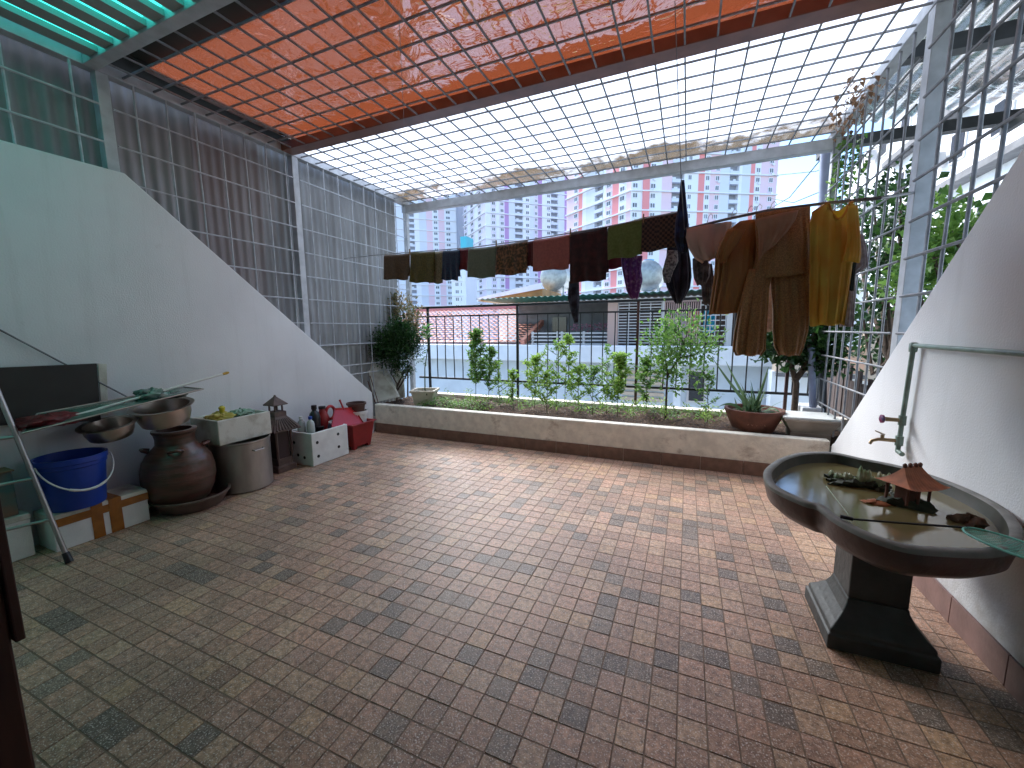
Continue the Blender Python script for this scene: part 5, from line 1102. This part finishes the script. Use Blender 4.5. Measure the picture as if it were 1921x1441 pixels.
# ceramic lantern
lc = Vector((-4.03, 2.93, 0)); LS = 1.2; lt = empty('stone_lantern', lc, 'brown ceramic pagoda lantern with two tiled roofs behind the pot and the holed box', 'lantern')
def sq(mb, c, prof, ph=math.pi / 4, sc=1.0):
    rr = [[Vector(c) + sc * Vector((r_ * math.cos(ph + k * math.pi / 2), r_ * math.sin(ph + k * math.pi / 2), z)) for k in range(4)] for r_, z in prof]; return mb.rings(rr)
P(sq(MB(), lc, [(.13, 0), (.13, .05), (.10, .06), (.10, .12)], sc=LS), 'base', m_lantern, lt, bevel=.004)
for k in range(4):
    a = math.pi / 4 + k * math.pi / 2; P(MB().tube([lc + LS * Vector((.10 * math.cos(a), .10 * math.sin(a), .12)), lc + LS * Vector((.10 * math.cos(a), .10 * math.sin(a), .37))], .014, 6), 'pillar', m_lantern, lt)
P(sq(MB(), lc, [(.085, .12), (.085, .36)], sc=LS), 'chamber', M('lantern_dark', (.05, .03, .028), rough=.8), lt)
P(sq(MB(), lc, [(.185, .375), (.19, .385), (.11, .465), (.08, .50)], sc=LS), 'lower_roof', m_lantern, lt)
for s_ in range(4):
    a = s_ * math.pi / 2
    for k in range(8):
        t = -.12 + .24 * (k + .5) / 8; ca, sa = math.cos(a), math.sin(a); e0 = Vector((.135 * ca - t * sa, .135 * sa + t * ca, .392)); e1 = Vector((.07 * ca - t * .5 * sa, .07 * sa + t * .5 * ca, .478))
        P(rod(lc + e0 * LS, lc + e1 * LS, .010, 6), 'roof_tile', m_lantern, lt, smooth=50)
P(sq(MB(), lc, [(.08, .50), (.08, .54), (.065, .545)], sc=LS), 'upper_base', m_lantern, lt)
for k in range(4):
    a = math.pi / 4 + k * math.pi / 2; P(MB().tube([lc + LS * Vector((.05 * math.cos(a), .05 * math.sin(a), .545)), lc + LS * Vector((.05 * math.cos(a), .05 * math.sin(a), .60))], .010, 6), 'pillar', m_lantern, lt)
P(sq(MB(), lc, [(.095, .60), (.10, .607), (.05, .645), (.012, .675), (.006, .69)], sc=LS), 'upper_roof', m_lantern, lt)
# holed foam box
hb = Vector((-3.93, 3.33, 0)); fh = empty('foam_box', hb, 'white polystyrene box with round holes holding bottles and pots', 'box')
X0, X1, Y0, Y1, ZT = -4.16, -3.77, 3.13, 3.65, .375
P(open_box(MB(), X0, X1, Y0, Y1, 0, ZT, .028), 'box_body', m_foam, fh, bevel=.007)
P(MB().box(X0 + .03, X1 - .03, Y0 + .03, Y1 - .03, .03, .31), 'soil_fill', m_soil, fh)
hm_ = MB().lathe((0, 0, 0), [(.018, 0), (.018, .003)], 16, cap1=True).mesh('hole', m_dark)
for yy, zz in ((3.20, .26), (3.205, .10), (3.50, .285), (3.50, .13)):
    o = inst(hm_, 'hole', (X1 - .0005, yy, zz), rot=(0, math.pi / 2, 0)); o.parent = fh; world_part(o)
for xx, zz in ((-4.05, .25), (-3.90, .09), (-4.0, .11)):
    o = inst(hm_, 'hole', (xx, Y0 + .0005, zz), rot=(math.pi / 2, 0, 0)); o.parent = fh; world_part(o)
def bottle(c, s, label, mat, capm, prof=None):
    t = empty('bottle', c, label, 'bottle'); pr = prof or [(.030, 0), (.034, .01), (.034, .11), (.028, .135), (.013, .15), (.013, .165)]
    P(MB().lathe(c, [(r_ * s, z * s) for r_, z in pr], 24, cap1=True), 'bottle_body', mat, t, smooth=40)
    P(MB().lathe(Vector(c) + Vector((0, 0, pr[-1][1] * s)), [(.017 * s, -.006 * s), (.017 * s, .02 * s)], 16, cap1=True), 'bottle_cap', capm, t, smooth=40); return t
bottle(Vector((-3.90, 3.24, .311)), 1.25, 'white translucent bottle with blue cap at the front of the holed box', M('milky_bottle', (.45, .48, .45), rough=.35), M('cap_blue', (.02, .07, .35), rough=.4))
bottle(Vector((-4.0, 3.20, .311)), 1.25, 'clear empty bottle behind the blue capped one', M('clear_bottle', (.38, .42, .38), rough=.15, alpha=.55), m_whitep)
bottle(Vector((-3.97, 3.36, .311)), 1.8, 'black bottle with a black spray top in the holed box', m_black, m_black)
bottle(Vector((-3.85, 3.46, .311)), .7, 'small bottle with a white cap at the far corner of the holed box', M('purple_bottle', (.03, .02, .06), rough=.4), m_whitep)
thing(MB().lathe((-3.88, 3.35, .311), [(.035, 0), (.04, .075), (.044, .08), (.044, .09), (.036, .09)], 20, cap1=True), 'small_pot', m_black, (-3.88, 3.35, .311), 'small black nursery pot in the holed box', 'flowerpot', smooth=40)
jg = Vector((-4.0, 3.50, .311)); jt = empty('red_jug', jg, 'dark red plastic jug with a round loop handle in the holed box', 'jug')
P(MB().lathe(jg, [(.065, 0), (.075, .01), (.075, .15), (.06, .20), (.035, .24), (.035, .27)], 28, cap1=True), 'jug_body', m_redd, jt, smooth=40)
P(MB().lathe(jg + Vector((0, 0, .265)), [(.040, 0), (.040, .03)], 16, cap1=True), 'cap', m_black, jt, smooth=40)
hd = [jg + Vector((.02, .10 + .065 * math.cos(a), .20 + .08 * math.sin(a))) for a in [k * math.pi / 9 - .6 for k in range(19)]]
P(MB().tube(hd, .018, 8), 'loop_handle', m_red, jt, smooth=60)
# red tub, dustpan, white pot
tc_ = Vector((-3.94, 3.93, 0)); rt = empty('red_tub', tc_, 'dull red rectangular plastic planter tub with small feet', 'tub')
def tub(c, a0, b0, a1, b1, h_, rim):
    pr = [(a0, b0, .03), (a1, b1, h_ - .02), (a1 + rim, b1 + rim, h_ - .015), (a1 + rim, b1 + rim, h_), (a1 - .008, b1 - .008, h_), (a0 - .005, b0 - .005, .05)]
    return MB().rings([[Vector(c) + Vector((sx_ * a, sy_ * b, z)) for sx_, sy_ in ((-1, -1), (1, -1), (1, 1), (-1, 1))] for a, b, z in pr])
P(tub(tc_, .13, .15, .165, .19, .335, .025), 'tub_body', m_redd, rt, bevel=.012)
for sx_ in (-1, 1):
    for sy_ in (-1, 1): P(MB().cbox(tc_ + Vector((sx_ * .10, sy_ * .12, .016)), (.05, .05, .03)), 'foot', m_redd, rt)
dp0 = mid(655, 782, -3.86); dt = empty('dustpan', dp0, 'bright red plastic dustpan resting on the holed box and the red tub', 'dustpan')
p = [mid(628, 770, -3.95), mid(662, 768, -3.95), mid(682, 796, -3.80), mid(622, 802, -3.80)]
P(MB().prism(p, (.002, 0, .006)), 'pan', m_red, dt, bevel=.002)
for a, b in ((0, 1), (1, 2), (3, 0)): P(MB().prism([p[a], p[b], p[b] + Vector((0, 0, .028)), p[a] + Vector((0, 0, .028))], (.004, .003, 0)), 'pan_edge', m_red, dt)
P(MB().tube([mid(645, 769, -3.95), mid(640, 757, -3.97), mid(637, 750, -3.98)], [.012, .010, .013], 8), 'handle', m_red, dt, smooth=50)
wc = Vector((-3.97, 4.02, .06)); WS = 1.0; wt = empty('white_pot', wc, 'white round flowerpot standing in the red tub', 'flowerpot')
P(MB().lathe(wc, [(.09, 0), (.125, .36), (.137, .365), (.137, .40), (.125, .40), (.115, .33)], 32, cap1=True), 'pot_body', m_whitep, wt, smooth=40)
thing(MB().lathe(wc + Vector((0, 0, .35)), [(.09, 0), (.11, .125), (.125, .13), (.125, .155), (.108, .155), (.10, .08)], 32, cap1=True), 'brown_pot', M('brown_plastic', (.10, .04, .03), rough=.5, var=.4), wc + Vector((0, 0, .35)), 'brown plastic flowerpot stacked in the white one', 'flowerpot', smooth=40)

# ------------------------------------------------------------------ stone basin on its pedestal
RIM = .72
out = [onz(u, v, RIM) for u, v in ((1432.5, 884.6), (1450, 866.6), (1472, 856), (1508, 848.5), (1562, 848.5), (1616, 859.4), (1688.6, 873.8), (1761, 895.5), (1833, 924.3), (1887, 953.2))]
out += [onz(u, v, RIM) for u, v in ((1912, 978), (1921, 1000), (1917, 1018), (1902, 1030))]
out += [onz(u, v, RIM) for u, v in ((1851, 1038), (1760.8, 1034.4), (1706.7, 1029), (1652.6, 1014.5), (1602, 992.9), (1562, 971.2), (1533.5, 949.6), (1508, 942.4), (1463, 922.5), (1439.7, 906.3))]
def cr_spline(pts, n=6):
    N = len(pts); res = []
    for i in range(N):
        p0, p1, p2, p3 = pts[(i - 1) % N], pts[i], pts[(i + 1) % N], pts[(i + 2) % N]
        for k in range(n):
            t = k / n; res.append(.5 * ((2 * p1) + (-p0 + p2) * t + (2 * p0 - 5 * p1 + 4 * p2 - p3) * t * t + (-p0 + 3 * p1 - 3 * p2 + p3) * t ** 3))
    return res
ol = cr_spline(out, 5); cen = Vector((.90, 2.40, 0))
def ringat(s, z, inset=0):
    res = []
    for q in ol:
        v = Vector((q.x - cen.x, q.y - cen.y, 0)); L_ = v.length; res.append(cen + v * (s * max(.05, (L_ - inset)) / L_) + Vector((0, 0, z)))
    return res
sb = empty('fish_basin', (.87, 2.37, 0), 'dark lobed stone fish basin on a square pedestal beside the right wall', 'basin')
P(MB().rings([ringat(.30, .55), ringat(.66, .552), ringat(.86, .575), ringat(.96, .62), ringat(.985, .67), ringat(.99, .698)], cap0=True, cap1=False), 'bowl', m_stone, sb, smooth=60)
P(MB().rings([ringat(.99, .698), ringat(1.0, .70), ringat(1.0, .717), ringat(1, .722, .006), ringat(1, .722, .032), ringat(1, .716, .038)], cap0=False, cap1=False), 'rim', m_stonerim, sb, smooth=50)
P(MB().rings([ringat(1, .716, .038), ringat(1, .66, .052), ringat(.95, .61, .07), ringat(.8, .59, .08), ringat(.3, .585, .05)], cap0=False, cap1=True), 'basin_inside', M('inside_dark', (.05, .045, .03), rough=.6, col2=(.02, .025, .012), vscale=9), sb, smooth=60)
def water_m():
    m = bpy.data.materials.new('pond_water'); m.use_nodes = True; b = m.node_tree.nodes['Principled BSDF']
    b.inputs['Base Color'].default_value = (.15, .125, .055, 1); b.inputs['Roughness'].default_value = .10; b.inputs['IOR'].default_value = 1.33; b.inputs['Transmission Weight'].default_value = .15; b.inputs['Specular IOR Level'].default_value = .5
    nt = m.node_tree; n = nt.nodes.new('ShaderNodeTexNoise'); n.inputs['Scale'].default_value = 7; bp = nt.nodes.new('ShaderNodeBump'); bp.inputs['Strength'].default_value = .03; bp.inputs['Distance'].default_value = .02
    g_ = nt.nodes.new('ShaderNodeNewGeometry'); nt.links.new(g_.outputs['Position'], n.inputs[0]); nt.links.new(n.outputs[0], bp.inputs['Height']); nt.links.new(bp.outputs[0], b.inputs['Normal']); return m
wr = ringat(1, .665, .047); P(MB().add(wr + [Vector((cen.x, cen.y, .665))], [(i, (i + 1) % len(wr), len(wr)) for i in range(len(wr))]), 'water', water_m(), sb)
px, py = .87, 2.37
P(sq(MB(), (px, py, 0), [(.285, 0), (.285, .07), (.27, .075), (.27, .095), (.235, .12), (.19, .16), (.165, .20), (.16, .22)]), 'pedestal_base', m_stonebl, sb, bevel=.006)
P(sq(MB(), (px, py, 0), [(.158, .221), (.158, .50), (.18, .53), (.22, .549)]), 'pedestal_column', m_stonebl, sb, bevel=.006)
# ornaments
pg = empty('pagoda_ornament', (.97, 2.42, .665), 'miniature orange roofed pagoda on a dark rock in the fish basin', 'ornament')
pcn = onz(1700, 945, .665)
def pag_roof(c, w, d, h_, ridge, name, ang):
    rt_ = Matrix.Rotation(ang, 3, 'Z'); mb = MB()
    def f(a, b, s):
        x = (a - .5) * 2; yv = b; flare = .012 * (abs(x) ** 3)
        return Vector(c) + rt_ @ Vector((x * (ridge + (w - ridge) * (1 - (1 - yv)) ), s * d * yv, h_ * ((1 - yv) ** 1.7) + flare * yv + .0016 * abs(math.sin(a * 32))))
    for s in (-1, 1): mb.grid(lambda a, b, s=s: f(a, b, s), 64, 8)
    for sx_ in (-1, 1):
        mb.grid(lambda a, b, sx_=sx_: Vector(c) + rt_ @ Vector((sx_ * (ridge + (w - ridge) * b), (a - .5) * 2 * d * b, h_ * ((1 - b) ** 1.7) + .012 * b)), 12, 8)
    return P(mb, name, m_pag, pg, smooth=60)
rtA = .55
pag_roof(pcn + Vector((.01, .01, .092)), .105, .085, .09, .045, 'upper_roof', rtA)
for k in (-1, -.3, .4, 1): P(MB().lathe(pcn + Vector((.01, .01, .178)) + Matrix.Rotation(rtA, 3, 'Z') @ Vector((k * .042, 0, 0)), [(.008, 0), (.009, .014), (.003, .02)], 8), 'ridge_ornament', m_clay, pg)
for sx_ in (-1, 0, 1):
    for sy_ in (-1, 1): P(MB().tube([pcn + Matrix.Rotation(rtA, 3, 'Z') @ Vector((sx_ * .06, sy_ * .045, .015)), pcn + Matrix.Rotation(rtA, 3, 'Z') @ Vector((sx_ * .06, sy_ * .045, .09))], .006, 6), 'column', m_clay, pg)
P(MB().cbox(pcn + Vector((0, 0, .05)), (.08, .05, .07), Matrix.Rotation(rtA, 3, 'Z')), 'hall', m_clay, pg)
def rock(c, rad, mat, seed, parent, name='rock'):
    rn = random.Random(seed); n, m_ = 22, 10; ph = [rn.uniform(0, 6.28) for _ in range(5)]; rr = []
    for j in range(m_ + 1):
        th = math.pi * j / m_; rr.append([Vector(c) + Vector((rad[0] * math.sin(th) * math.cos(a) * s_, rad[1] * math.sin(th) * math.sin(a) * s_, rad[2] * math.cos(th) * s_)) for a, s_ in [(2 * math.pi * k / n, 1 + .22 * math.sin(3 * 2 * math.pi * k / n + ph[0] + th * 2) + .16 * math.sin(7 * 2 * math.pi * k / n + ph[1] + 4 * th) + rn.uniform(-.07, .07)) for k in range(n)]])
    mb = MB().rings(rr)
    return P(mb, name, mat, parent, smooth=50) if parent else mb
rock(pcn + Vector((0, 0, .0)), (.10, .08, .03), m_rock, 3, pg)
rock(onz(1642, 943, .668), (.045, .03, .010), m_pag, 4, pg, 'small_boat')
cx_ = onz(1600, 908, .665); cg = empty('crystal_rockery', cx_, 'green mossy rock with pale crystal spires in the fish basin', 'ornament')
rock(cx_ + Vector((0, 0, .005)), (.13, .06, .03), m_rock, 6, cg); rock(cx_ + Vector((.09, -.04, .01)), (.05, .04, .028), m_rock, 7, cg)
for k in range(13):
    q = cx_ + Vector((-.09 + .018 * k, .02 - .006 * k + random.uniform(-.015, .015), .02)); h_ = random.uniform(.03, .075) * (1.3 if k > 5 else .6)
    P(MB().lathe(q, [(.012, 0), (.015, h_ * .4), (.010, h_ * .8), (.003, h_)], 6, rot=Matrix.Rotation(random.uniform(-.25, .25), 3, 'X')), 'crystal', m_crystal, cg)
thing(rock(onz(1818, 980, .67), (.055, .045, .03), m_rock, 9, None), 'small_rock', M('rock_rust', (.16, .09, .05), rough=.8, var=.7, vscale=30), onz(1818, 980, .67), 'small rust coloured rock beside the green fishing net', 'rock', smooth=50)
# fishing net
nc = onz(1882, 1024, .735); nt_ = empty('fishing_net', nc, 'pale green hand net resting on the near rim of the fish basin', 'net')
na0, na1 = onz(1814, 990, .735), Vector((1.13, 1.745, .75)); ax_ = (na1 - na0); nlen = ax_.length; ax_.normalize(); bx_ = Vector((-ax_.y, ax_.x, 0)); ncen = na0.lerp(na1, .5)
rim_ = [ncen + ax_ * (nlen / 2 * math.cos(2 * math.pi * k / 40)) + bx_ * (.072 * math.sin(2 * math.pi * k / 40)) for k in range(41)]
P(MB().tube(rim_, .004, 8, cap=False), 'hoop', m_netg, nt_, smooth=60)
mb = MB()
for k in range(-10, 11):
    for ax2, bx2, la, lb in ((ax_, bx_, nlen / 2, .072), (bx_, ax_, .072, nlen / 2)):
        t = k / 10.5; hl = math.sqrt(1 - t * t)
        pts = [ncen + bx2 * (t * lb) + ax2 * (la * hl * s_) + Vector((0, 0, -.022 * (1 - t * t) * (1 - (hl * s_) ** 2) * 1.0)) for s_ in (-1, -.5, 0, .5, 1)]
        mb.tube(pts, .0009, 4)
tag(P(mb, 'netting', m_netg, nt_), kind='stuff')
mb = MB(); mb.grid(lambda a, b: ncen + ax_ * (nlen / 2 * (2 * a - 1)) + bx_ * (.072 * (2 * b - 1) * math.sqrt(max(0, 1 - (2 * a - 1) ** 2))) + Vector((0, 0, -.022 * (1 - (2 * a - 1) ** 2) * (1 - (2 * b - 1) ** 2))), 20, 8)
P(mb, 'net_mesh', M('net_gauze', (.30, .55, .45), rough=.6, alpha=.28), nt_, smooth=179)
P(MB().tube([na0, onz(1700, 982, .735), onz(1600, 974, .732)], .0045, 8), 'handle', m_black, nt_, smooth=50)
P(MB().tube([onz(1600, 974, .732), onz(1576, 969, .732)], .008, 8), 'handle_grip', m_black, nt_, smooth=50)
thing(rod(onz(1550, 912, .68), onz(1592, 966, .727), .0018, 5), 'thin_stick', m_crystal, onz(1592, 966, .727), 'thin pale stick lying in the water to the near rim', 'stick')

# ------------------------------------------------------------------ water pipe and taps on the right wall
px_ = XR - .035
pp = empty('water_pipe', (px_, 3.2, .7), 'greenish plastic water pipe running along and down the right wall', 'pipe')
cA, cB, cC = onx(1714, 648, px_), onx(1921, 664, px_), onx(1684, 846, px_)
cB = cA + (cB - cA) * 1.6
P(MB().tube([cA, cB], .013, 14), 'horizontal_pipe', m_ppr, pp, smooth=50)
P(MB().tube([cA, cC], .013, 14), 'vertical_pipe', m_ppr, pp, smooth=50)
P(MB().lathe(cA + Vector((0, 0, -.02)), [(.019, -.02), (.021, 0), (.021, .03), (.014, .038)], 16), 'elbow', m_ppr, pp, smooth=50)
P(MB().tube([cC, cC + Vector((0, -.06, -.005))], .014, 12), 'end_cap', m_ppr, pp, smooth=50)
jv = cA.lerp(cC, .70); P(MB().tube([jv + Vector((0, 0, .03)), jv - Vector((0, 0, .03))], .020, 14), 'tee_joint', m_ppr, pp, smooth=50)
P(MB().tube([jv, jv + Vector((-.08, .01, 0))], [.012, .014], 12), 'valve_stem', m_brass, pp, smooth=50)
P(MB().lathe(jv + Vector((-.085, .01, 0)), [(.008, 0), (.026, .004), (.028, .016), (.016, .022)], 16, rot=Matrix.Rotation(-math.pi / 2, 3, 'Y'), cap1=True), 'valve_knob', M('knob_red_blue', (.25, .03, .10), rough=.4, col2=(.02, .03, .10), vscale=30), pp, smooth=40)
jt2 = cA.lerp(cC, .90); P(MB().tube([jt2 + Vector((0, 0, .03)), jt2 - Vector((0, 0, .03))], .021, 14), 'tee_joint', m_ppr, pp, smooth=50)
tp = empty('tap', jt2 + Vector((-.03, 0, 0)), 'small brass garden tap sticking out from the green wall pipe', 'tap')
e_ = jt2 + Vector((-.03, 0, 0))
P(MB().tube([e_ + Vector((.01, 0, 0)), e_ + Vector((-.075, 0, 0)), e_ + Vector((-.105, 0, -.012)), e_ + Vector((-.115, 0, -.035))], [.012, .011, .010, .009], 12), 'spout', m_brass, tp, smooth=50)
P(MB().tube([e_ + Vector((-.055, 0, 0)), e_ + Vector((-.055, 0, .03))], .010, 10), 'tap_body', m_brass, tp, smooth=50)
P(MB().tube([e_ + Vector((-.045, 0, .032)), e_ + Vector((-.095, 0, .055))], [.006, .004], 8), 'lever', m_steel, tp, smooth=50)
